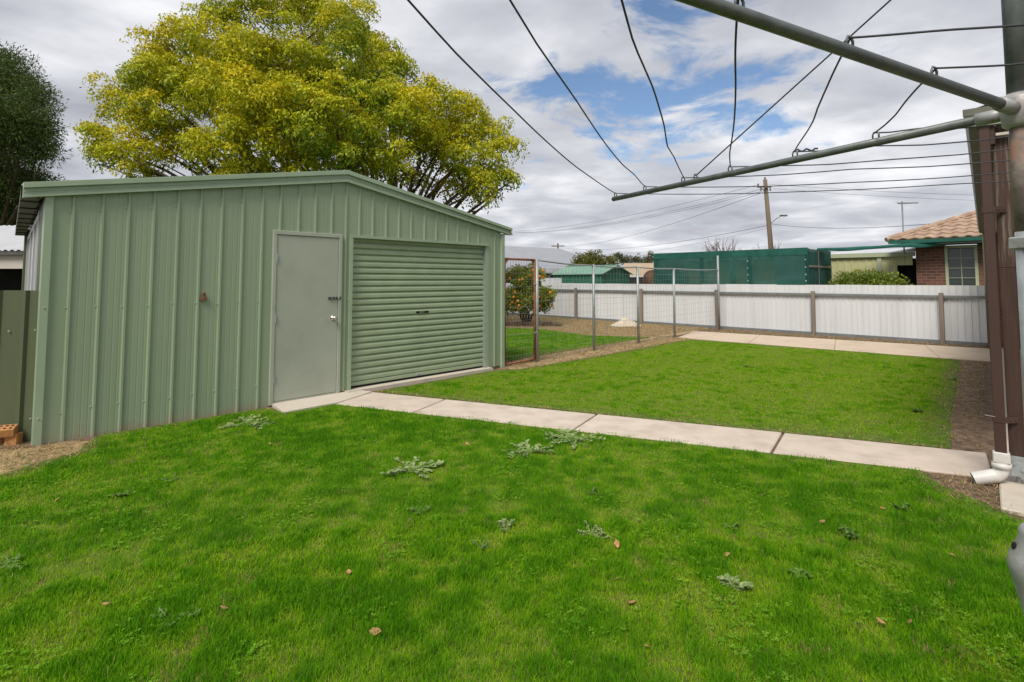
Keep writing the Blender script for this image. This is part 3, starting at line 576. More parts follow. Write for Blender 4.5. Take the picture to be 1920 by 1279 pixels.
# ---------------------------------------------------------------- neighbours behind the white fence (local x towards the right, y away)
FB = Vector((10.99, 12.79)); fu = Vector((math.cos(FA), math.sin(FA))); fnn = Vector((-math.sin(FA), math.cos(FA)))
def at(t, o, z=0): p = FB - fu*t + fnn*o; return (p.x, p.y, z)       # t metres along the fence from its near end, o metres behind it
# shade cloth enclosure
se = thing('shade_cloth_enclosure', 'dark green shade cloth enclosure on posts behind the white fence', 'enclosure', at(9.55, 1.2), FA)
def cloth(x0, x1, z0, z1, nm, mat, nx=60, nz=16, amp=0.03):
    v = []; 
    for j in range(nz + 1):
        for i in range(nx + 1):
            x = x0 + (x1-x0)*i/nx; z = z0 + (z1-z0)*j/nz; u = j/nz
            d = amp*(fbm(np.array([x*1.3]), np.array([z*1.1 + 5]), 2)[0] - .5)*2*(1 - u)**0.7 + 0.012*math.sin((x*3.1 + z*5)*1.7)*(1-u)
            if 3.4 < x < 5.0: d -= 0.10*math.exp(-((x - 4.15)/.55)**2)*math.exp(-((u - .16)/.16)**2)
            v.append((x, d, z))
    f = [(j*(nx+1) + i, j*(nx+1) + i + 1, (j+1)*(nx+1) + i + 1, (j+1)*(nx+1) + i) for j in range(nz) for i in range(nx)]
    return MB().add(v, f).build(nm, mat, se, smooth=True)
cloth(0, 5.38, 0.95, 2.36, 'shade_cloth', 'cloth', amp=0.12)
MB().box(0, 5.39, -0.012, -0.004, 2.30, 2.52).build('cloth_hem', 'clothd', se)
MB().box(0, 5.39, 0.10, 0.16, 2.40, 2.50).build('top_beam', 'wood', se)
for x in (0.05, 1.85, 3.55, 5.32): MB().box(x - 0.05, x + 0.05, 0.10, 0.20, 0, 2.48).build('enclosure_post', 'clothd', se)
for x in (3.55, 5.32):
    for z in (1.5, 1.7, 1.92, 2.15): MB().box(x - 0.014, x + 0.014, -0.03, -0.012, z - 0.014, z + 0.014).build('cloth_clip', 'white', se)
for x0, x1 in ((1.3, 1.72), (2.0, 2.8), (3.0, 3.5), (3.62, 4.3)): MB().box(x0, x1, 0.28, 0.30, 1.35, 2.2).build('inner_panel', 'creamg', se)
MB().box(5.36, 5.39, 0.0, 2.1, 0.8, 2.48).build('cloth_side', 'cloth', se)
MB().box(5.395, 5.42, 0.05, 2.1, 1.92, 1.98).build('side_rail', 'wood', se)
MB().box(0, 5.39, 2.1, 2.13, 0, 2.48).build('cloth_back', 'cloth', se); MB().box(0, 0.02, 0.0, 2.1, 0, 2.48).build('cloth_side', 'cloth', se)
# long strip of shade cloth rolled from the enclosure to the house eave
ss = thing('shade_cloth_strip', 'sagging green shade cloth strip from enclosure to tiled house eave', 'shade cloth', at(4.15, 2.0), FA)
v = []; nx = 40
for i in range(nx + 1):
    x = 4.6*i/nx; z = 2.53 + 0.03*x - 0.022*math.sin(math.pi*min(1, x/2.3)) + 0.004*math.sin(x*7); y = 0.25*x
    hgt = 0.09 + 0.03*math.sin(x*1.9)**2 + 0.02*(x > 2.3)
    v += [(x, y, z - hgt), (x, y - 0.03, z - hgt*0.4), (x, y, z), (x, y + 0.5, z + 0.02)]
MB().add(v, [(4*i + k, 4*i + 4 + k, 4*i + 5 + k, 4*i + 1 + k) for i in range(nx) for k in range(3)]).build('cloth_strip', 'clothd', ss, smooth=True)
for x in (0.02,): MB().tube([(x, 0.25*x + .02, 0), (x, 0.25*x + .02, 2.5 + 0.03*x)], 0.02, 6).build('support_pipe', 'galvd', ss)
# cream shed
cs_ = thing('cream_shed', 'cream yellow ribbed steel shed with dark doorway beside brick house', 'shed', at(4.35, 3.4), FA)
x = 0.0
while x < 2.40:
    w = min(0.2, 2.44 - x); zb = 0 if x < 1.86 else 1.98
    MB().add([(x, 0, zb), (x + w - .05, 0, zb), (x + w - .04, -.02, zb), (x + w - .015, -.02, zb), (x + w, 0, zb), (x, 0, 2.25), (x + w - .05, 0, 2.25), (x + w - .04, -.02, 2.25), (x + w - .015, -.02, 2.25), (x + w, 0, 2.25)],
             [(i, i+1, i+6, i+5) for i in range(4)]).build('wall_panel', 'cream', cs_); x += w
MB().box(-0.05, 2.46, -0.09, 0.02, 2.25, 2.38).build('gutter', 'creamg', cs_); MB().box(1.48, 1.60, -0.05, -0.021, 0, 2.25).build('downpipe', 'creamg', cs_)
MB().box(1.82, 1.86, -0.02, 0.05, 0, 2.0).build('door_jamb', 'creamg', cs_)
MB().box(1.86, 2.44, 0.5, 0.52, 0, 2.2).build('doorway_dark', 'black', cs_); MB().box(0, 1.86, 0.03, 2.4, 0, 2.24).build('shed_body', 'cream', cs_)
MB().add([(-0.05, -0.05, 2.385), (2.5, -0.05, 2.385), (2.5, 2.6, 2.62), (-0.05, 2.6, 2.62)], [(0, 1, 2, 3)]).build('roof_sheet', 'zincl', cs_)
# brick house
bh = thing('brick_house', 'dark red brick house with tiled hip roof and paned window', 'house', at(1.84, 3.2), FA)
MB().box(0, 0.69, 0, 0.2, 0, 2.62).build('brick_wall', 'brickwall', bh); MB().box(0.69, 1.42, 0.0, 0.2, 0, 0.95).build('brick_wall', 'brickwall', bh)
MB().box(1.42, 6.0, 0.0, 0.2, 0, 2.62).build('brick_wall', 'brickwall', bh); MB().box(0, 0.2, 0.2, 5, 0, 2.62).build('brick_wall', 'brickwall', bh)
wi = link('window', None, bh)
for a, b, c, d in ((0.69, 0.76, 0.95, 2.52), (1.35, 1.42, 0.95, 2.52), (0.76, 1.35, 2.44, 2.52), (0.76, 1.35, 0.95, 1.03)): MB().box(a, b, -0.03, 0.1, c, d).build('window_frame', 'creamg', wi)
for i in range(2):
    for j in range(5): MB().box(0.765 + i*0.295, 0.765 + (i+1)*0.295 - 0.014, 0.035, 0.04, 1.035 + j*0.28, 1.035 + (j+1)*0.28 - 0.014).build('pane', 'glass', wi)
MB().box(1.045, 1.060, 0.0, 0.05, 1.03, 2.44).build('mullion', 'creamg', wi)
for j in range(1, 5): MB().box(0.76, 1.35, 0.005, 0.045, 1.021 + j*0.28, 1.035 + j*0.28).build('glazing_bar', 'creamg', wi)
MB().box(0.69, 1.42, 0.09, 0.11, 1.0, 2.5).build('net_curtain', 'curtainw', wi)
MB().box(-0.55, 6.0, -0.60, -0.50, 2.60, 2.70).build('gutter', 'clothd', bh); MB().box(-0.5, 6.0, -0.5, 0.0, 2.56, 2.58).build('soffit', 'beige', bh)
tp = math.tan(R(23)); E0 = (-0.6, -0.58); 
rf = MB().add([(E0[0], E0[1], 2.70), (6.5, E0[1], 2.70), (6.5, 2.6, 2.70 + 3.18*tp), (E0[0] + 3.18, 2.6, 2.70 + 3.18*tp), (E0[0], 5.8, 2.70)], [(0, 1, 2, 3), (0, 3, 4)]).build('roof', 'mortar', bh)
tm = MB(); pr = [(0.0, 0.022), (0.05, 0.045), (0.10, 0.052), (0.15, 0.04), (0.19, 0.018), (0.24, 0.012), (0.30, 0.022)]; v = []
for a, h in pr: v += [(a, 0, h + 0.022), (a, 0.36, h - 0.005), (a, 0, h - 0.012)]
tm.add(v, [(3*i, 3*i+3, 3*i+4, 3*i+1) for i in range(6)] + [(3*i+2, 3*i+5, 3*i+3, 3*i) for i in range(6)]); tme = tm.mesh('roof_tile', 'tile')
for r_ in range(9):
    p = r_*0.32*math.cos(R(23)); x = E0[0] + p + 0.02
    while x < 3.6: link('roof_tile', tme, rf, loc=(x, E0[1] + p, 2.70 + p*tp + random.uniform(-.004, .004)), rot=(R(23), 0, 0)); x += 0.30
for i in range(11):
    a = Vector((E0[0], E0[1], 2.70)); d = Vector((1, 1, tp)); s0 = i*0.29; MB().tube([a + d*s0 + Vector((0, 0, .03)), a + d*(s0 + 0.30) + Vector((0, 0, .045))], [0.075, 0.09], 8).build('hip_cap', 'tile', rf)
an = thing('television_antenna', 'thin television antenna on a mast at the tiled roof edge', 'antenna', at(1.84 + 0.28, 3.2, 2.3), FA)
ax = 0; MB().tube([(0, 0, 0), (0, 0, 1.62)], 0.022, 6).build('mast', 'galv', an); MB().tube([(-0.12, 0, 1.57), (0.40, 0.0, 1.53)], 0.016, 6).build('boom', 'galvd', an)
for i in range(9): xx = -0.10 + i*0.06; MB().tube([(xx, -0.30 + .02*i, 1.57 - .005*i), (xx, 0.30 - .02*i, 1.57 - .005*i)], 0.006, 4).build('element', 'galvd', an)
# green garden shed
gs = thing('garden_shed', 'small green steel garden shed with pale green gable roof', 'shed', (2.05, 27.19, 0), FA)
GW, GD = 3.0, 2.2
for i in range(12): x0 = i*GW/12; MB().prism([(x0, 0), (x0 + .16, 0), (x0 + .17, -.02), (x0 + .20, -.02), (x0 + GW/12, 0), (x0 + GW/12, .03), (x0, .03)], 2, 0, 1.80).build('wall_panel', 'greenshed', gs)
for i in range(10):
    y0 = i*GD/10; y1 = y0 + GD/10; hgt = lambda y: 1.80 + 0.40*(1 - abs(y - GD/2)/(GD/2))
    MB().add([(GW, y0, 0), (GW, y1, 0), (GW, y1, hgt(y1)), (GW, y0, hgt(y0)), (GW + .02, y1 - .04, 0), (GW + .02, y1 - .04, hgt(y1 - .04))], [(0, 1, 2, 3), (1, 4, 5, 2)]).build('gable_panel', 'greenshed', gs)
for i in range(9): x0 = -0.08 + i*(GW + .16)/9; x1 = x0 + (GW + .16)/9 - 0.012; MB().add([(x0, -.1, 1.79), (x1, -.1, 1.79), (x1, GD/2, 2.23), (x0, GD/2, 2.23)], [(0, 1, 2, 3)]).build('roof_sheet', 'greenroof', gs)
MB().add([(-.08, GD/2, 2.23), (GW + .08, GD/2, 2.23), (GW + .08, GD + .1, 1.79), (-.08, GD + .1, 1.79)], [(0, 1, 2, 3)]).build('roof_sheet', 'greenroof', gs)
MB().box(-.08, GW + .08, GD/2 - .05, GD/2 + .05, 2.215, 2.25).build('ridge_cap', 'greenroof', gs)
for a, b in ((-.1, GD/2), (GD + .1, GD/2)): MB().tube([(GW + .09, a, 1.79), (GW + .09, b, 2.23)], 0.03, 6).build('barge', 'greenroof', gs)
MB().box(0, .03, 0, GD, 0, 1.8).build('side_wall', 'greenshed', gs)
# garden shed number two and things beside it
wt = thing('corrugated_panel_fence', 'short white corrugated sheet fence beside green garden shed', 'fence', (0.9, 26.4, 0), R(-5))
for i in range(6): MB().prism([(i*.25, 0), (i*.25 + .12, -.03), (i*.25 + .25, 0), (i*.25 + .25, .02), (i*.25, .02)], 2, 0, 1.62).build('fence_sheet', 'zincl', wt)
# long low building with zinc roof
lb = thing('long_zinc_roof_building', 'long low building with grey metal roof behind citrus tree', 'building', (-2.6, 36.0, 0), R(38))
MB().add([(-6, -1.0, 2.35), (13, -1.0, 2.35), (13, 5.5, 4.3), (-6, 5.5, 4.3)], [(0, 1, 2, 3)]).build('roof', 'zinc', lb)
MB().box(-6, 13, -1.05, -0.98, 2.0, 2.36).build('fascia', 'zincl', lb); MB().box(-6, 11, 0.0, 0.2, 0, 2.4).build('wall', 'shade', lb)
for i in range(6): MB().box(-5.5 + i*2.7, -5.4 + i*2.7, -0.9, -0.8, 0, 2.2).build('veranda_post', 'zincl', lb)
for i in range(6): MB().box(-5 + i*2.7, -3.9 + i*2.7, -0.02, -0.005, 0.9, 1.9).build('window', 'beige', lb)
# tan roofed building and a rusty round tank
tb = thing('tan_roof_building', 'low building with tan roof far behind the garden shed', 'building', (8.6, 44, 0), R(-8))
MB().add([(0, 0, 1.85), (7, 0, 1.85), (6.4, 2.5, 2.95), (0.6, 2.5, 2.95)], [(0, 1, 2, 3)]).build('roof', 'tanroof', tb); MB().box(0.3, 6.7, 0.4, 3, 0, 1.9).build('wall', 'shade', tb); MB().box(0, 7, -0.05, 0.05, 1.75, 1.87).build('fascia', 'zincl', tb)
tk = thing('rusty_water_tank', 'round brown rusty drum lying beside shade cloth enclosure', 'tank', (6.95, 27.5, 0))
tv = MB(); tv.tube([(0, 0, 1.2), (1.4, 0.5, 1.2)], 0.82, 24); tv.build('drum', 'darkrust', tk, smooth=True)
for k in range(4): f_ = 0.1 + .27*k; MB().tube([(1.4*f_ - .02, .5*f_ - .007, 1.2), (1.4*f_ + .02, .5*f_ + .007, 1.2)], 0.84, 24).build('drum_hoop', 'darkrust', tk)
for x, y in ((.2, .07), (1.2, .43)): MB().box(x - .1, x + .1, y - .5, y + .5, 0, 0.5).build('drum_stand', 'wood', tk)
# neighbour's building on the far left
nb = thing('corrugated_roof_outbuilding', 'old outbuilding with corrugated iron roof behind green shed', 'building', (-17.5, 13.0, 0), 0)
rc = MB(); n = 75; v = []
for i in range(n*4 + 1): x = 5.95*i/(n*4); z = 0.018*math.sin(2*math.pi*i/8); v += [(x, 0, 2.235 + z), (x, 3.0, 3.12 + z)]
rc.add(v, [(2*i, 2*i+2, 2*i+3, 2*i+1) for i in range(n*4)]); rc.build('roof', 'zincl', nb, smooth=True)
MB().box(0, 5.85, 0.12, 0.2, 1.80, 2.24).build('wall', 'beige', nb); MB().box(0, 5.85, 0.0, 0.06, 2.13, 2.20).build('gutter', 'shade', nb); MB().box(0, 5.85, 1.2, 1.3, 0, 1.85).build('dark_opening', 'black', nb)
MB().box(5.7, 5.85, 0.2, 3.0, 0, 2.2).build('side_wall', 'shade', nb); MB().box(0, 5.85, 2.9, 3.0, 0, 3.0).build('back_wall', 'shade', nb)
for x in (0.05, 2.9): MB().box(x, x + .12, 0.14, 0.26, 0, 1.8).build('post', 'wood', nb)

# ---------------------------------------------------------------- poles and wires
pp = thing('power_pole', 'timber power pole with street lamp behind the shade cloth enclosure', 'power pole', (20.02, 42.0, 0))
MB().tube([(0.08, 0, -0.1), (-0.12, 0, 4.5), (-0.40, 0, 9.3)], [0.21, 0.18, 0.145], 12).build('pole_shaft', 'pole', pp, smooth=True)
MB().box(-1.10, -0.05, -0.28, -0.18, 8.62, 8.73).build('crossarm', 'pole', pp); MB().tube([(-0.95, -0.2, 8.7), (-0.36, -0.15, 8.25)], 0.03, 6).build('crossarm_brace', 'galvd', pp)
ins = [(-1.05, -0.24, 8.86), (-0.85, -0.24, 8.50), (-0.12, -0.24, 8.50), (-0.40, 0, 9.42)]
for p in ins: MB().lathe([(0.05, -0.12), (0.07, -0.06), (0.05, -0.02), (0.075, 0.03), (0.04, 0.09)], seg=8).build('insulator', 'galvd', pp, loc=p)
MB().tube([(-0.05, 0, 5.9), (0.35, -0.15, 6.25), (0.62, -0.25, 6.42)], 0.03, 6).build('lamp_arm', 'galvd', pp); MB().cbox(0.55, 1.1, -0.36, -0.16, 6.40, 6.52, 0.03).build('lamp_head', 'galvd', pp)
fp = thing('power_pole', 'distant timber power pole above long grey roof', 'power pole', (9.25, 110, 0))
MB().tube([(0, 0, 0), (0, 0, 8.9)], [0.22, 0.15], 8).build('pole_shaft', 'pole', fp); MB().box(-1.3, 1.3, -.1, .1, 8.25, 8.45).build('crossarm', 'pole', fp)
MB().box(-.8, .8, -.1, .1, 7.6, 7.75).build('crossarm', 'pole', fp)
hp = thing('power_pole', 'power pole crossarm peeking out beside the green shed gable', 'power pole', (-2.0, 80, 0))
MB().tube([(0, 0, 0), (0, 0, 9.0)], [0.22, 0.15], 8).build('pole_shaft', 'pole', hp); MB().box(-1.6, 2.1, -.1, .1, 8.1, 8.25).build('crossarm', 'pole', hp)
for x in (-1.4, 0.9, 1.9): MB().lathe([(0.1, 0), (0.14, 0.1), (0.08, 0.25)], seg=8).build('insulator', 'dark', hp, loc=(x, 0, 8.2))
def wire(a, b, sag, r, label, group=None):
    a = Vector(a); b = Vector(b); o = thing('power_line', label, 'power line', tuple(a), 0, group)
    MB().tube([(b - a)*t - Vector((0, 0, sag*4*t*(1-t))) for t in np.linspace(0, 1, 22)], r, 5).build('conductor', 'cable', o)
PO = Vector((20.02, 42, 0)); HP = Vector((-2.0, 80, 0)); FP = Vector((9.25, 110, 0))
for (a, b) in ((ins[0], (-1.4, 0, 8.5)), (ins[1], (0.9, 0, 8.45)), (ins[2], (1.9, 0, 8.45))):
    wire(PO + Vector(a), HP + Vector(b), 0.9, 0.012, 'thin power line from timber pole down to pole behind shed gable', 'lines to the pole behind the shed')
for (a, b) in (((-0.75, -.1, 8.25), (1.2, 0, 8.3)), ((-0.15, 0, 5.75), (-1.2, 0, 8.3))):
    wire(PO + Vector(a), FP + Vector(b), 1.0 if a[2] > 7 else 1.2, 0.016, 'upper power line from timber pole to distant pole' if a[2] > 7 else 'lower power line leaving timber pole below its lamp towards distant pole')
wire(PO + Vector((-0.13, 0, 5.55)), FP + Vector((-0.6, 0, 7.6)), 1.5, 0.008, 'faint telephone line just below the lower power line')
bx_, by_, _ = at(0.6, 6.5)
wire(PO + Vector((-0.05, 0, 5.85)), (bx_ + 3, by_, 3.9), 0.5, 0.012, 'service line from timber pole to tiled house roof')
for i, z in enumerate((8.95, 8.6)): wire(PO + Vector((-.3 + .5*i, 0, z)), (62, 46 + i, 8.9 - i*.4), 0.6, 0.010, 'thin power line leaving timber pole top to the right', 'lines leaving the pole top')

# ---------------------------------------------------------------- foliage
def leaf_cloud(cents, cols, n_per, spread, size, up=0.35, aspect=0.42, flat=0.75):
    """clumps of leaves: each leaf one folded quad round its clump centre"""
    K = len(cents); C = np.repeat(cents, n_per, 0); col = np.repeat(cols, n_per, 0); n = len(C)
    d = rng.normal(size=(n, 3)); d /= np.linalg.norm(d, axis=1)[:, None]; rad = spread*rng.random(n)**0.45
    P0 = C + d*rad[:, None]*np.array([1, 1, flat])
    ax = d + np.array([0, 0, up])*rng.normal(0.2, 0.6, n)[:, None] + rng.normal(0, 0.5, (n, 3)); ax /= np.linalg.norm(ax, axis=1)[:, None]
    sd_ = np.cross(ax, rng.normal(size=(n, 3)) + np.array([0, 0, 1.2])); sd_ /= np.linalg.norm(sd_, axis=1)[:, None] + 1e-9
    nn = np.cross(ax, sd_); L = (size*rng.uniform(0.65, 1.25, n))[:, None]; w = L*aspect
    V = np.stack([P0, P0 + ax*L*0.5 + sd_*w*0.5 + nn*w*0.18, P0 + ax*L, P0 + ax*L*0.5 - sd_*w*0.5 + nn*w*0.18], 1).reshape(-1, 3)
    cc = np.clip(col*rng.uniform(0.72, 1.3, (n, 1))*rng.uniform(0.93, 1.07, (n, 3)), 0, 1)
    return V, np.arange(n*4).reshape(-1, 4), np.repeat(cc, 4, 0)
def blob_points(blobs, dens, shell=0.62):
    """clump centres biased to the outside of each sub-crown"""
    out = []; own = []
    for bi, (x, y, z, r) in enumerate(blobs):
        k = max(4, int(dens*r*r)); d = rng.normal(size=(k, 3)); d /= np.linalg.norm(d, axis=1)[:, None]
        rr = r*(shell + (1 - shell)*rng.random(k)**0.8)*(0.82 + 0.36*fbm(d[:, 0]*2.2 + bi*3, d[:, 1]*2.2 + d[:, 2]*1.7, bi))
        out.append(np.array([x, y, z]) + d*rr[:, None]*np.array([1, 1, 0.88])); own.append(np.full(k, bi))
    return np.concatenate(out), np.concatenate(own)
def limbs(base, fork, blobs, r0, rnd, bark='bark', parent=None, sub=3):
    m = MB(); base = Vector(base); fork = Vector(fork)
    m.tube([base - Vector((0, 0, .1)), base.lerp(fork, .5) + Vector((r0*.3, 0, 0)), fork], [r0*1.25, r0, r0*.85], 12)
    for x, y, z, r in blobs:
        e_ = Vector((x, y, z)); mid = fork.lerp(e_, .5) + Vector((rnd.uniform(-.3, .3), rnd.uniform(-.3, .3), -0.10*(e_ - fork).length + rnd.uniform(-.2, .2)))
        k = r0*rnd.uniform(.13, .27); m.tube([fork, fork.lerp(mid, .5) + Vector((0, 0, -.05)), mid, mid.lerp(e_, .55) + Vector((rnd.uniform(-.2, .2), 0, .1)), e_], [k*1.3, k, k*.75, k*.5, k*.25], 7)
        for i in range(sub):
            d = Vector((rnd.uniform(-1, 1), rnd.uniform(-1, 1), rnd.uniform(-.5, 1))).normalized(); s_ = mid.lerp(e_, rnd.uniform(.3, .9))
            m.tube([s_, s_ + d*r*.45 + Vector((0, 0, .05)), s_ + d*r*.85], [k*.35, k*.22, k*.08], 5)
    return m.build('trunk', bark, parent, smooth=True)
F_ = 1025.0
def sph(px, py, rp, Y):                                  # a sub-crown seen at that bearing, Y metres away
    t = R(3.5); a = (px - 960)/F_; b = (462.3 - py)/F_; d = np.array([a, math.cos(t) - b*math.sin(t), math.sin(t) + b*math.cos(t)]); d *= Y/d[1]
    return (d[0], Y, 1.53 + d[2], rp*Y/F_)
# big camphor tree behind the shed
TB = [(470,40,68,17.5),(560,35,72,18.5),(640,62,68,17.5),(340,92,55,17),(405,112,72,15.5),(520,118,82,15),(650,140,85,15.5),(292,165,66,16.5),(238,218,48,17),(385,212,82,14.5),
      (505,222,90,14),(625,232,88,14),(728,150,68,17),(755,235,78,15),(335,268,48,17.5),(440,292,74,14.2),(560,305,84,13.8),(680,310,76,14.5),(800,208,58,16.5),(862,232,52,17.5),
      (905,262,46,18),(868,300,50,16.5),(922,325,40,17),(918,378,30,17),(842,330,36,18),(212,285,38,16.5),(252,300,42,15.8),(775,312,46,18),(596,75,75,21),(450,150,90,21),(700,230,90,21),(330,200,80,21),(560,240,120,21),(820,270,55,20.5),(470,345,60,15),(590,350,60,15),(700,350,60,16),(375,300,50,16),(180,262,24,16.5),(940,290,24,17.5),(300,225,50,16),(300,305,34,16.5),(268,258,44,16.5),(190,308,26,16.5),(800,290,42,17),(882,345,36,17),(852,368,28,17.5),(905,352,32,16.5),(950,345,18,17),(790,345,34,17.5),(450,170,95,16.2),(580,170,100,16),(690,210,85,16.2),(350,180,75,16.5),(520,270,95,15.6),(640,290,80,15.6),(790,265,60,16.6),(405,60,52,17.5),(690,100,55,17.5),(290,115,45,17),(225,180,38,17),(330,300,40,16.5),(240,330,26,16.3),(860,270,45,17.2)]
blobs = [sph(*b) for b in TB]
tree = thing('camphor_tree', 'huge spreading tree with yellow green crown behind green shed', 'tree', (-4.3, 17.5, 0))
O3 = np.array([-4.3, 17.5, 0]); lb3 = [(b[0] - O3[0], b[1] - O3[1], b[2], b[3]) for b in blobs]
limbs((0, 0, 0), (0.0, 0, 2.6), lb3, 0.42, random.Random(3), parent=tree)
def pads(blobs, dens, pr0, pr1, nleaf, size, colf, aspect=0.5):
    """leafy pads: domes of leaves set on the outside of every sub-crown"""
    Vs, Cs = [], []
    for bi, (x, y, z, r) in enumerate(blobs):
        k = max(6, int(dens*r*r)); d = rng.normal(size=(k, 3)); d /= np.linalg.norm(d, axis=1)[:, None]; d[:, 2] = np.where(d[:, 2] < -.35, -d[:, 2], d[:, 2])
        pc = np.array([x, y, z]) + d*(r*rng.uniform(.36, 1.02, k))[:, None]*np.array([1, 1, .9]); pr = rng.uniform(pr0, pr1, k)
        for j in range(k):
            n = int(nleaf*(pr[j]/pr1)**2); out = d[j]*.6 + np.array([0, 0, .75])
            e_ = rng.normal(size=(n, 3)) + out*.9; e_ /= np.linalg.norm(e_, axis=1)[:, None]
            lump = .72 + .5*vnoise(e_[:, 0]*2.6 + j*1.7, e_[:, 1]*2.6 + e_[:, 2]*2 + bi, j)
            p = pc[j] + e_*(pr[j]*lump*rng.uniform(.72, 1.06, n))[:, None]*np.array([1, 1, .88])
            nrm = e_ + rng.normal(0, .55, (n, 3)); nrm /= np.linalg.norm(nrm, axis=1)[:, None]
            ax = np.cross(nrm, rng.normal(size=(n, 3))); ax /= np.linalg.norm(ax, axis=1)[:, None]; ax = ax + np.array([0, 0, -.35]); sd_ = np.cross(nrm, ax); sd_ /= np.linalg.norm(sd_, axis=1)[:, None]
            L = (size*rng.uniform(.65, 1.3, n))[:, None]; w = L*aspect
            Vs.append(np.stack([p, p + ax*L*.5 + sd_*w*.5 + nrm*w*.15, p + ax*L, p + ax*L*.5 - sd_*w*.5 + nrm*w*.15], 1).reshape(-1, 3))
            c = colf(pc[j], e_, n)*rng.uniform(.75, 1.25, (n, 1)); Cs.append(np.repeat(np.clip(c, 0, 1), 4, 0))
    V = np.concatenate(Vs); return V, np.arange(len(V)).reshape(-1, 4), np.concatenate(Cs)
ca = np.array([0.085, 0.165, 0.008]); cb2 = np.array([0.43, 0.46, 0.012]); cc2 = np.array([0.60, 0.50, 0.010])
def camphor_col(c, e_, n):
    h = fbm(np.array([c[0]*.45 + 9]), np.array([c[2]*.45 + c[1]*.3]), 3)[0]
    y_ = np.clip(.38 + (h - .5)*0.95 + rng.normal(0, .12) + .34*e_[:, 2] + rng.normal(0, .13, n), 0, 1)[:, None]     # golden young tips; top light also painted in, upper leaves brighter, undersides darker
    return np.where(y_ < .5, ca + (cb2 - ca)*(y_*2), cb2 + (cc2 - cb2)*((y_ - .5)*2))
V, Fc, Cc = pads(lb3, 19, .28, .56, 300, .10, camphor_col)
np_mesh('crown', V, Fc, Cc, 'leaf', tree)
print('camphor leaves', len(Fc), sum(len(o.data.polygons) for o in COL.objects if o.type == 'MESH'))
# dark feathery tree on the left
TB2 = [(20,150,58,22),(62,190,40,21.5),(45,255,58,21),(-50,190,100,23),(0,340,80,22),(85,285,28,21),(-70,320,110,22),(70,345,30,22),(20,405,60,23),(-40,430,80,23),(80,235,26,22),(15,225,60,20.5),(-10,110,40,23)]
bl = [sph(*b) for b in TB2]; dt = thing('dark_feathery_tree', 'dark green feathery tree beyond the corrugated roof outbuilding', 'tree', (-21.5, 22, 0)); O3 = np.array([-21.5, 22, 0])
lb3 = [(b[0] + 21.5, b[1] - 22, b[2], b[3]) for b in bl]; limbs((0, 0, 0), (0, 0, 2.0), lb3, 0.3, random.Random(5), parent=dt)
cp, own = blob_points(lb3, 120, 0.35); t_ = rng.random((len(cp), 1)); cols = np.array([0.045, 0.075, 0.016])*(1 - t_) + np.array([0.10, 0.145, 0.028])*t_
V, Fc, Cc = leaf_cloud(cp, cols, 34, 0.42, 0.155, -0.3, 0.26); np_mesh('crown', V, Fc, Cc, 'leaf', dt)
# citrus tree with fruit
ct = thing('orange_tree', 'small orange tree laden with fruit behind the rusty gate', 'tree', (0.48, 18.55, 0))
TB3 = [(985,535,30,18.5),(965,560,26,18.6),(1008,555,28,18.4),(985,565,26,18.2),(1020,566,18,18.5),(955,574,15,18.3),(1000,515,20,18.6),(968,518,20,18.7),(1028,553,12,18.4)]
bl = [sph(*b) for b in TB3]; lb3 = [(b[0] - .48, b[1] - 18.55, b[2], b[3]) for b in bl]
m = MB(); rn = random.Random(2)
for i in range(5):
    b = lb3[i]; m.tube([(0.03*i - .06, 0, -0.05), (0.10*(i - 2), 0.05*(i % 2), 0.35), (b[0]*.8, b[1]*.7, b[2]*.75), (b[0], b[1], b[2])], [0.045, 0.035, 0.025, 0.01], 7)
m.build('trunk', 'bark', ct, smooth=True)
cp, own = blob_points(lb3, 420, 0.4); t_ = np.clip(rng.random((len(cp), 1))*.8 + (cp[:, 2:3] - 1.0)*.35, 0, 1); cols = np.array([0.09, 0.15, 0.016])*(1 - t_) + np.array([0.36, 0.38, 0.03])*t_
V, Fc, Cc = leaf_cloud(cp, cols, 26, 0.13, 0.085, 0.2, 0.5); np_mesh('crown', V, Fc, Cc, 'leaf', ct)
om = MB(); sg = 10; pf = [(0.047*math.sin(math.pi*i/7) + .0005, -0.047*math.cos(math.pi*i/7)) for i in range(8)]; om.lathe(pf, seg=sg); ome = om.mesh('orange', 'orange', True)
for i in range(46):
    b = lb3[rn.randrange(len(lb3))]; d = Vector((rn.uniform(-1, 1), rn.uniform(-1.2, .1), rn.uniform(-1, .6))).normalized(); link('orange', ome, ct, loc=(b[0] + d.x*b[3]*.95, b[1] + d.y*b[3]*.95, b[2] + d.z*b[3]*.85))
MB().tube([(-.62, -.15, 0), (-.62, -.15, 0.75)], 0.02, 6).build('stake', 'wood', ct)
le = thing('garden_edging', 'dark timber edging of the citrus bed', 'edging', (0.4, 18.1, 0)); MB().cbox(-1.6, 0.9, -0.06, 0.06, -0.02, 0.16, 0.02).build('edging_log', 'bark', le); MB().cbox(0.92, 1.25, -0.12, 0.0, -0.02, 0.10, 0.02).build('edging_log', 'bark', le)
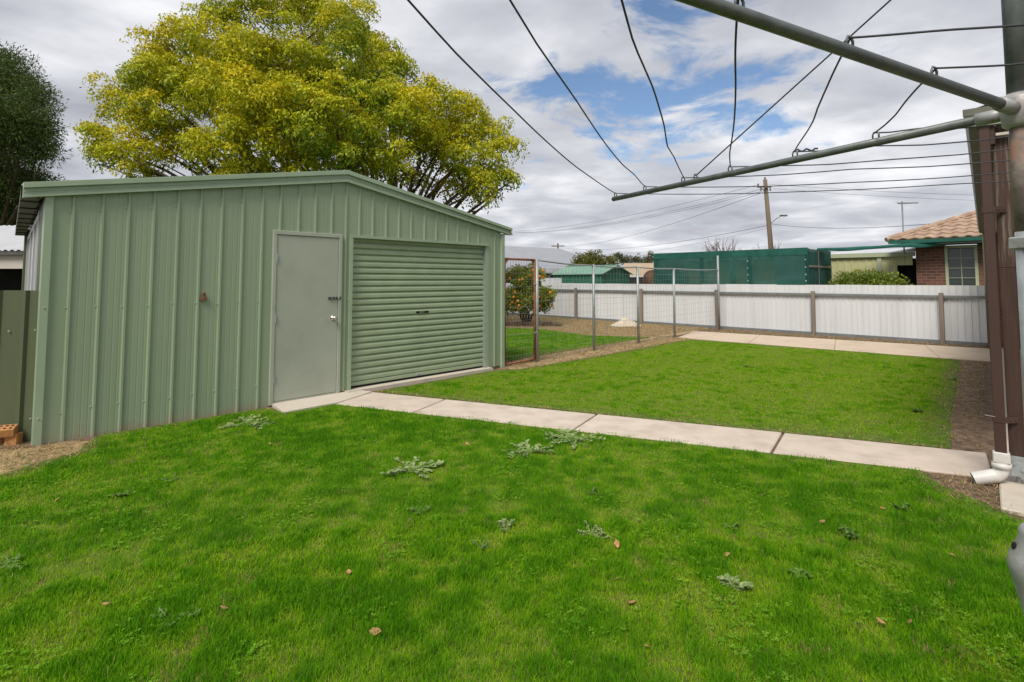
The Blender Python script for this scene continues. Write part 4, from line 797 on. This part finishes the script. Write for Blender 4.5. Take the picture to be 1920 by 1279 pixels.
# bushes and far trees
def shrub(name, label, cat, sp, base, dens, cola, colb, nper, spread, size, trunk_h=0.6, group=None, flat=.8):
    o = thing(name, label, cat, base, 0, group); bl = [sph(*b) for b in sp]; l3 = [(b[0] - base[0], b[1] - base[1], b[2], b[3]) for b in bl]
    limbs((0, 0, 0), (0, 0, trunk_h), l3, 0.08 if l3[0][3] < 1.5 else .3, random.Random(len(label)), parent=o, sub=1)
    cp, own = blob_points(l3, dens, .45); t_ = rng.random((len(cp), 1)); cols = np.array(cola)*(1 - t_) + np.array(colb)*t_
    V, Fc, Cc = leaf_cloud(cp, cols, nper, spread, size, 0.3, 0.45, flat); np_mesh('crown', V, Fc, Cc, 'leaf', o)
shrub('round_bush', 'round olive green bush behind the green garden shed', 'bush', [(1098,490,19,34),(1120,487,17,34),(1142,496,17,34),(1080,502,17,33.5),(1110,506,28,33)], (5.0, 34, 0), 75, (.07,.085,.015), (.20,.19,.03), 40, .25, .15)
shrub('leafy_hedge', 'bright green leafy bush poking over the white fence', 'bush', [(1585,528,16,15.6),(1612,524,17,15.7),(1640,526,18,15.6),(1668,530,16,15.5),(1690,534,10,15.5),(1570,534,10,15.6),(1630,545,30,15.6)], (10.2, 15.6, 0), 420, (.10,.17,.02), (.30,.36,.05), 26, .13, .085)
for lab, spx, bs in (('pale gum tree far away above the garden shed ridge', [(1158,483,9,92),(1170,487,10,92),(1148,488,8,92)], (17.8, 92, 0)), ('grey green gum tree far away above the tan roof', [(1182,489,7,95),(1196,486,9,95),(1210,490,8,95)], (22, 95, 0)), ('gum tree far away just beside the shade cloth enclosure', [(1222,482,8,88),(1216,490,7,88)], (22.4, 88, 0))):
    shrub('gum_tree', lab, 'tree', spx, bs, 22, (.09,.105,.06), (.17,.18,.09), 40, .45, .30, 2.5, 'far gum trees')
def bare_tree(label, base, h, spread, seed, n0):
    o = thing('bare_tree', label, 'tree', base); m = MB(); rn = random.Random(seed)
    def br(p, d, L, r, lev):
        q = p + d*L; m.tube([p, p.lerp(q, .5) + Vector((rn.uniform(-.05, .05), rn.uniform(-.05, .05), 0))*L, q], [r, r*.8, r*.55], 5 if lev else 7)
        if lev >= 4: return
        for _ in range(3 if lev < 2 else 2):
            d2 = (d + Vector((rn.uniform(-1, 1), rn.uniform(-1, 1), rn.uniform(-.1, .5)))*spread).normalized(); br(p.lerp(q, rn.uniform(.55, 1)), d2, L*rn.uniform(.55, .85), r*.55, lev + 1)
    m2 = MB(); m2.tube([(0, 0, -.1), (0, 0, h*.35)], [.1, .08], 8); m2.build('trunk', 'bare', o)
    for i in range(n0): br(Vector((0, 0, h*.34)), Vector((rn.uniform(-.5, .5), rn.uniform(-.4, .4), 1)).normalized(), h*.28, .055, 0)
    m.build('branches', 'bare', o)
bare_tree('bare leafless tree with twiggy crown above shade cloth enclosure', (12.6, 32, 0), 4.0, .55, 4, 5)
bare_tree('smaller bare tree directly behind the timber power pole', (16.9, 36, 0), 3.9, .4, 9, 4)

# ---------------------------------------------------------------- sand pile
sp_ = MB(); nr, na = 7, 20; v = [(0, 0, 0.32)]
for i in range(1, nr + 1):
    for k in range(na):
        a = 2*math.pi*k/na; r = i/nr*(0.62 + 0.22*math.sin(a*2 + 1) + 0.08*math.sin(5*a)); z = 0.32*(1 - i/nr)**1.15 + random.uniform(-.015, .015) - (0.02 if i == nr else 0); v.append((r*math.cos(a)*0.72, r*math.sin(a)*.75, z))
sp_.add(v, [(0, 1 + k, 1 + (k+1) % na) for k in range(na)] + [(1 + (i-1)*na + k, 1 + i*na + k, 1 + i*na + (k+1) % na, 1 + (i-1)*na + (k+1) % na) for i in range(1, nr) for k in range(na)])
sp_.build('sand_pile', 'sand', None, True, label='pale heap of sand on the mulch by white fence', cat='sand pile', loc=(3.75, 18.2, 0))

# ---------------------------------------------------------------- lawns: blades of grass
GA = np.array([0.060, 0.215, 0.004]); GB = np.array([0.135, 0.335, 0.005]); GY = np.array([0.29, 0.45, 0.012]); GS = np.array([0.50, 0.38, 0.14])
def grass(name, poly, dens, label, yellow=0.0, edge=0.25, near=True, hgt=0.040):
    xs = [p[0] for p in poly]; ys = [p[1] for p in poly]; x0, x1, y0, y1 = min(xs) - .1, max(xs) + .1, max(1.15, min(ys)), max(ys) + .1
    n = int((x1-x0)*(y1-y0)*dens(1.2)*1.0); px = rng.uniform(x0, x1, n); py = rng.uniform(y0, y1, n); r = np.hypot(px, py)
    jx = px + (fbm(px*2.2, py*2.2, 5) - .5)*.22; jy = py + (fbm(px*2.2 + 40, py*2.2, 6) - .5)*.22
    keep = (rng.random(n) < dens(r)/dens(1.2)) & (np.abs(px) < py*1.12 + 0.8)
    px, py, r, jx, jy = px[keep], py[keep], r[keep], jx[keep], jy[keep]
    ins_ = inpoly(jx, jy, poly); px, py, r, jx, jy = [a[ins_] for a in (px, py, r, jx, jy)]
    ed = polydist(jx, jy, poly); sp = fbm(px*3.2, py*3.2, 1)
    k2 = rng.random(len(px)) < np.clip(0.30 + ed/edge + (sp - .5)*1.2, 0.12, 1); px, py, r, ed = px[k2], py[k2], r[k2], ed[k2]; n = len(px)
    big = fbm(px*0.75, py*0.75, 2); med = fbm(px*2.6 + 30, py*2.6, 3); sm = fbm(px*9, py*9 + 11, 4, 3); dead = fbm(px*6 + 70, py*6, 7, 3)
    lush = np.clip((big - .5)*.55 + (med - .5)*.9 + (sm - .5)*1.7 + .54 - yellow, 0, 1)
    t = np.clip(1.15 - lush + rng.normal(0, .16, n), 0, 1.35)[:, None]
    c = np.where(t < .6, GA + (GB - GA)*(t/.6), GB + (GY - GB)*np.clip((t - .6)/.6, 0, 1))
    straw = rng.random(n) < np.clip(0.03 + 2.8*np.clip(dead - .66, 0, 1) + .5*np.clip(.40 - lush, 0, 1) + .35*np.clip(1 - ed/edge, 0, 1)*(sp[k2] if False else 1)*.6, 0, .6)
    c[straw] = GS*rng.uniform(.6, 1.1, (straw.sum(), 1)); c = c*rng.uniform(.8, 1.2, (n, 1))
    L = hgt*(0.55 + 0.75*lush)*rng.uniform(.6, 1.25, n)*np.clip(.55 + ed/edge*.5, .5, 1); L[straw] *= .7
    w = 0.0024*np.clip(r/2.4, 1, 4.2)*rng.uniform(.7, 1.3, n); a = rng.uniform(0, 2*np.pi, n); lean = rng.uniform(.15, 1.05, n); b = a + rng.normal(0, .9, n)
    base = np.c_[px, py, np.full(n, .008)]; sdv = np.c_[np.cos(a + np.pi/2), np.sin(a + np.pi/2), np.zeros(n)]*(w/2)[:, None]
    dv = np.c_[np.cos(b)*np.sin(lean), np.sin(b)*np.sin(lean), np.cos(lean)]; tip = base + dv*L[:, None]
    nr_ = r < 3.6
    Vt, Ft, Ct, o = [], [], [], 0
    f_ = ~nr_; k = f_.sum(); Vt.append(np.stack([base[f_] - sdv[f_], base[f_] + sdv[f_], tip[f_]], 1).reshape(-1, 3)); Ct.append(np.repeat(c[f_], 3, 0)); Ft.append(np.arange(k*3).reshape(-1, 3)); o = k*3
    if nr_.any():
        k = nr_.sum(); md = base[nr_] + np.c_[dv[nr_, :2]*.32, dv[nr_, 2:]*.62]*L[nr_][:, None]
        Vt.append(np.stack([base[nr_] - sdv[nr_], base[nr_] + sdv[nr_], md - sdv[nr_]*.8, md + sdv[nr_]*.8, tip[nr_]], 1).reshape(-1, 3)); Ct.append(np.repeat(c[nr_], 5, 0))
        i = np.arange(k)[:, None]*5 + o; Ft.append(np.concatenate([i + [0, 1, 3], i + [0, 3, 2], i + [2, 3, 4]]))
    print(name, n); np_mesh(name, np.concatenate(Vt), np.concatenate(Ft), np.concatenate(Ct), 'grass', kind='stuff', label=label, cat='grass')
grass('front_lawn_grass', LF, lambda r: 40000*np.minimum(1, (2.7/np.maximum(r, .1))**1.35), 'short lush grass of the lawn between camera and concrete path', 0.0)
grass('back_lawn_grass', LB, lambda r: 11000*np.minimum(1, (8/np.maximum(r, .1))**1.3), 'yellower short grass of the lawn between path and white fence', 0.42, 0.35, hgt=.036)
grass('side_lawn_grass', LS, lambda r: 5200*np.minimum(1, (11/np.maximum(r, .1))**1.3), 'green grass behind the wire mesh fence and gate', 0.05, 0.4)
# straw and debris on the bare strips
def clover(name, poly, n, label):
    xs = [p[0] for p in poly]; ys = [p[1] for p in poly]; px = rng.uniform(min(xs), max(xs), n); py = 1.6 + (max(ys) - 1.6)*rng.random(n)**1.6
    k = inpoly(px, py, poly) & (fbm(px*3.1 + 5, py*3.1 + 90, 1) + .35*(fbm(px*14, py*14, 2) - .5) > .63); px, py = px[k], py[k]; n = len(px)
    c = np.c_[px, py, rng.uniform(.018, .038, n)]; a0 = rng.uniform(0, 6.28, n); V, C = [], []; col = np.array([.10, .28, .010])*(1 - (t := rng.random((n, 1)))) + np.array([.22, .40, .035])*t; sz = rng.uniform(.007, .015, n)[:, None]
    for j in range(3):
        a = a0 + j*2.094; d = np.c_[np.cos(a), np.sin(a), rng.uniform(-.2, .5, n)]*sz; e_ = np.c_[-np.sin(a), np.cos(a), rng.uniform(-.2, .2, n)]*sz*.5
        V.append(np.stack([c, c + d*.7 + e_, c + d, c + d*.7 - e_], 1).reshape(-1, 3)); C.append(np.repeat(col, 4, 0))
    V = np.concatenate(V); print(name, n); np_mesh(name, V, np.arange(len(V)).reshape(-1, 4), np.concatenate(C), 'grass', kind='stuff', label=label, cat='clover')
clover('lawn_clover', LF, 60000, 'tiny clover leaves in patches among the near lawn grass')
def litter(name, polys, dens, label):
    Vt, Ct = [], []
    for poly, d in polys:
        xs = [p[0] for p in poly]; ys = [p[1] for p in poly]; n = int((max(xs)-min(xs))*(max(ys)-min(ys))*d); px = rng.uniform(min(xs), max(xs), n); py = rng.uniform(min(ys), max(ys), n); k = inpoly(px, py, poly); px, py = px[k], py[k]; n = len(px)
        a = rng.uniform(0, 6.28, n); L = rng.uniform(.02, .07, n); w = rng.uniform(.002, .008, n)*np.clip(np.hypot(px, py)/5, 1, 2.5); z = rng.uniform(.012, .022, n); tz = z + rng.uniform(-.004, .03, n)
        d1 = np.c_[np.cos(a), np.sin(a), np.zeros(n)]; d2 = np.c_[-np.sin(a), np.cos(a), np.zeros(n)]; b = np.c_[px, py, z]
        Vt.append(np.stack([b - d2*w[:, None]/2, b + d2*w[:, None]/2, np.c_[px, py, tz] + d1*L[:, None]], 1).reshape(-1, 3))
        t = rng.random((n, 1)); c = np.array([.55, .41, .21])*t + np.array([.19, .115, .065])*(1 - t); gsel = rng.random(n) < .14; c[gsel] = [.09, .19, .02]; Ct.append(np.repeat(c, 3, 0))
    V = np.concatenate(Vt); np_mesh(name, V, np.arange(len(V)).reshape(-1, 3), np.concatenate(Ct), 'grass', kind='stuff', label=label, cat='litter')
litter('dry_straw_litter', [([(-5.6, 3.3), (-4.4, 3.95), (-3.8, 4.40), (-3.7, 4.92), (-3.9, 5.28), (-4.4, 5.1), (-6, 5.2)], 2600), ([(-0.35, 9.55), (0.25, 9.3), (1.95, 11.1), (4.25, 13.6), (4.6, 14.2), (4.3, 14.9), (2.0, 12.85), (0.4, 11.1)], 1100),
       ([(3.95, 4.95), (4.25, 5.05), (8.85, 10.33), (8.4, 10.65), (5.85, 7.6), (4.55, 6.1)], 450), ([(0.9, 17.0), (2.1, 15.15), (3.8, 14.75), (6.2, 17.4), (1.2, 23.0), (-1.5, 23.0), (-0.6, 17.7)], 1300),
       ([(3.1, 4.45), (3.7, 4.25), (3.25, 3.6), (3.05, 3.9)], 2200), ([(5.4, 16.4), (10.7, 12.1), (10.9, 12.5), (5.9, 17.2)], 900), ([(-1.9, 7.52), (4.0, 4.97), (4.0, 5.03), (-1.9, 7.62)], 2200)], 0, 'dry straw and leaf bits on the bare soil strips')

# ---------------------------------------------------------------- weeds and fallen leaves
def weed(name, label, loc, rad, nst, group=None, tone=0, leafs=0.035):
    o = thing(name, label, 'weed', (*loc, 0.0), 0, group); rn = random.Random(int(loc[0]*1000 + loc[1]*77)); V, Fq, Cq = [], [], []; st = MB()
    ca_, cb_ = [(np.array([.21, .31, .10]), np.array([.40, .48, .20])), (np.array([.08, .20, .02]), np.array([.18, .31, .05]))][tone]
    for i in range(nst):
        a = rn.uniform(0, 6.28); L = rad*rn.uniform(.45, 1.0); z0 = .03; pts = [Vector((0, 0, .015))]
        for k in range(1, 6): a += rn.uniform(-.25, .25); pts.append(pts[-1] + Vector((math.cos(a), math.sin(a), 0))*L/5 + Vector((0, 0, rn.uniform(-.006, .013)))); pts[-1].z = max(.018, min(.052, pts[-1].z))
        st.tube(pts, 0.003, 4)
        for p, q in zip(pts[:-1], pts[1:]):
            for s_ in range(4):
                c = p.lerp(q, rn.random()); b = a + rn.choice((-1, 1))*rn.uniform(.5, 1.4); l_ = leafs*rn.uniform(.6, 1.3); d = Vector((math.cos(b), math.sin(b), rn.uniform(-.1, .6))).normalized(); s2 = Vector((-d.y, d.x, rn.uniform(-.3, .3))).normalized()*l_*.36; up = Vector((0, 0, .006))
                n0 = len(V); V += [c[:], (c + d*l_*.35 + s2 + up)[:], (c + d*l_*.75 + s2*.8)[:], (c + d*l_)[:], (c + d*l_*.75 - s2*.8)[:], (c + d*l_*.35 - s2 + up)[:]]; Fq += [(n0, n0+1, n0+2, n0+3), (n0, n0+3, n0+4, n0+5)]; t = rn.random(); Cq += [ca_*(1-t) + cb_*t]*6
    st.build('stem', 'weedstem', o); np_mesh('leaves', np.array(V), np.array(Fq), np.array(Cq), 'leaf', o)
weed('sprawling_weed', 'sprawling grey green weed with brown centre in middle of lawn', (-0.79, 4.47), 0.30, 16)
weed('sprawling_weed', 'grey green weed mat close to the concrete path joint', (0.57, 5.33), 0.36, 22)
weed('sprawling_weed', 'grey green weed beside the mat at the concrete path joint', (0.14, 4.92), 0.26, 18)
weed('sprawling_weed', 'broad pale weed in the grass before the shed wall left of door', (-2.78, 5.84), 0.34, 16)
for i, p in enumerate([(-0.59,3.67),(-0.04,3.42),(0.47,3.34),(1.34,3.44),(1.09,2.78),(-2.58,4.24),(-2.73,3.93),(-2.64,2.98),(0.57,3.98),(2.57,3.71),(2.02,3.34),(-0.18,3.18),(-1.52,2.53),(1.47,2.88),(4.09,9.63),(6.7,8.38),(4.66,6.39),(0.62,12.89)]):
    weed('small_weed', 'small low weed rosette growing among the lawn grass', p, [.09, .06, .12, .05, .075][i % 5], [9, 6, 12, 5][i % 4], 'small weeds in the lawn', 0 if i in (1, 2, 4) else 1, [.02, .026, .016][i % 3])
lv = MB(); lv.add([(0, 0, 0), (.018, .016, .008), (.05, .020, .004), (.075, 0, .014), (.048, -.022, .010), (.016, -.015, .002)], [(0, 1, 2), (0, 2, 3), (0, 3, 4), (0, 4, 5)]); lme = lv.mesh('leaf_blade', 'dleaf')
for i, p in enumerate([(-0.93,6.03),(-0.39,5.06),(0.59,3.15),(0.43,2.88),(0.51,2.83),(-0.83,2.88),(-1.86,2.64),(-1.29,2.59),(2.4,3.1),(1.73,2.48),(1.63,2.47),(1.73,3.9),(1.9,3.48),(0.54,2.63),(2.43,3.71),(-0.61,2.43),(0.54,2.34),(-3.5,5.76),(6.54,9.3),(2.58,8.38),(-3.1,3.8),(-2.23,5.12),(-0.2,5.9),(1.2,3.1)]):
    o = link('fallen_leaf', lme, None, 'small curled brown dead leaf lying on the lawn', 'leaf', 'fallen leaves on the lawn', loc=(*p, 0.035), rot=(random.uniform(-.5, .5), random.uniform(-.4, .4), random.uniform(0, 6.28))); s_ = random.uniform(.4, .85); o.scale = (s_, s_, s_)
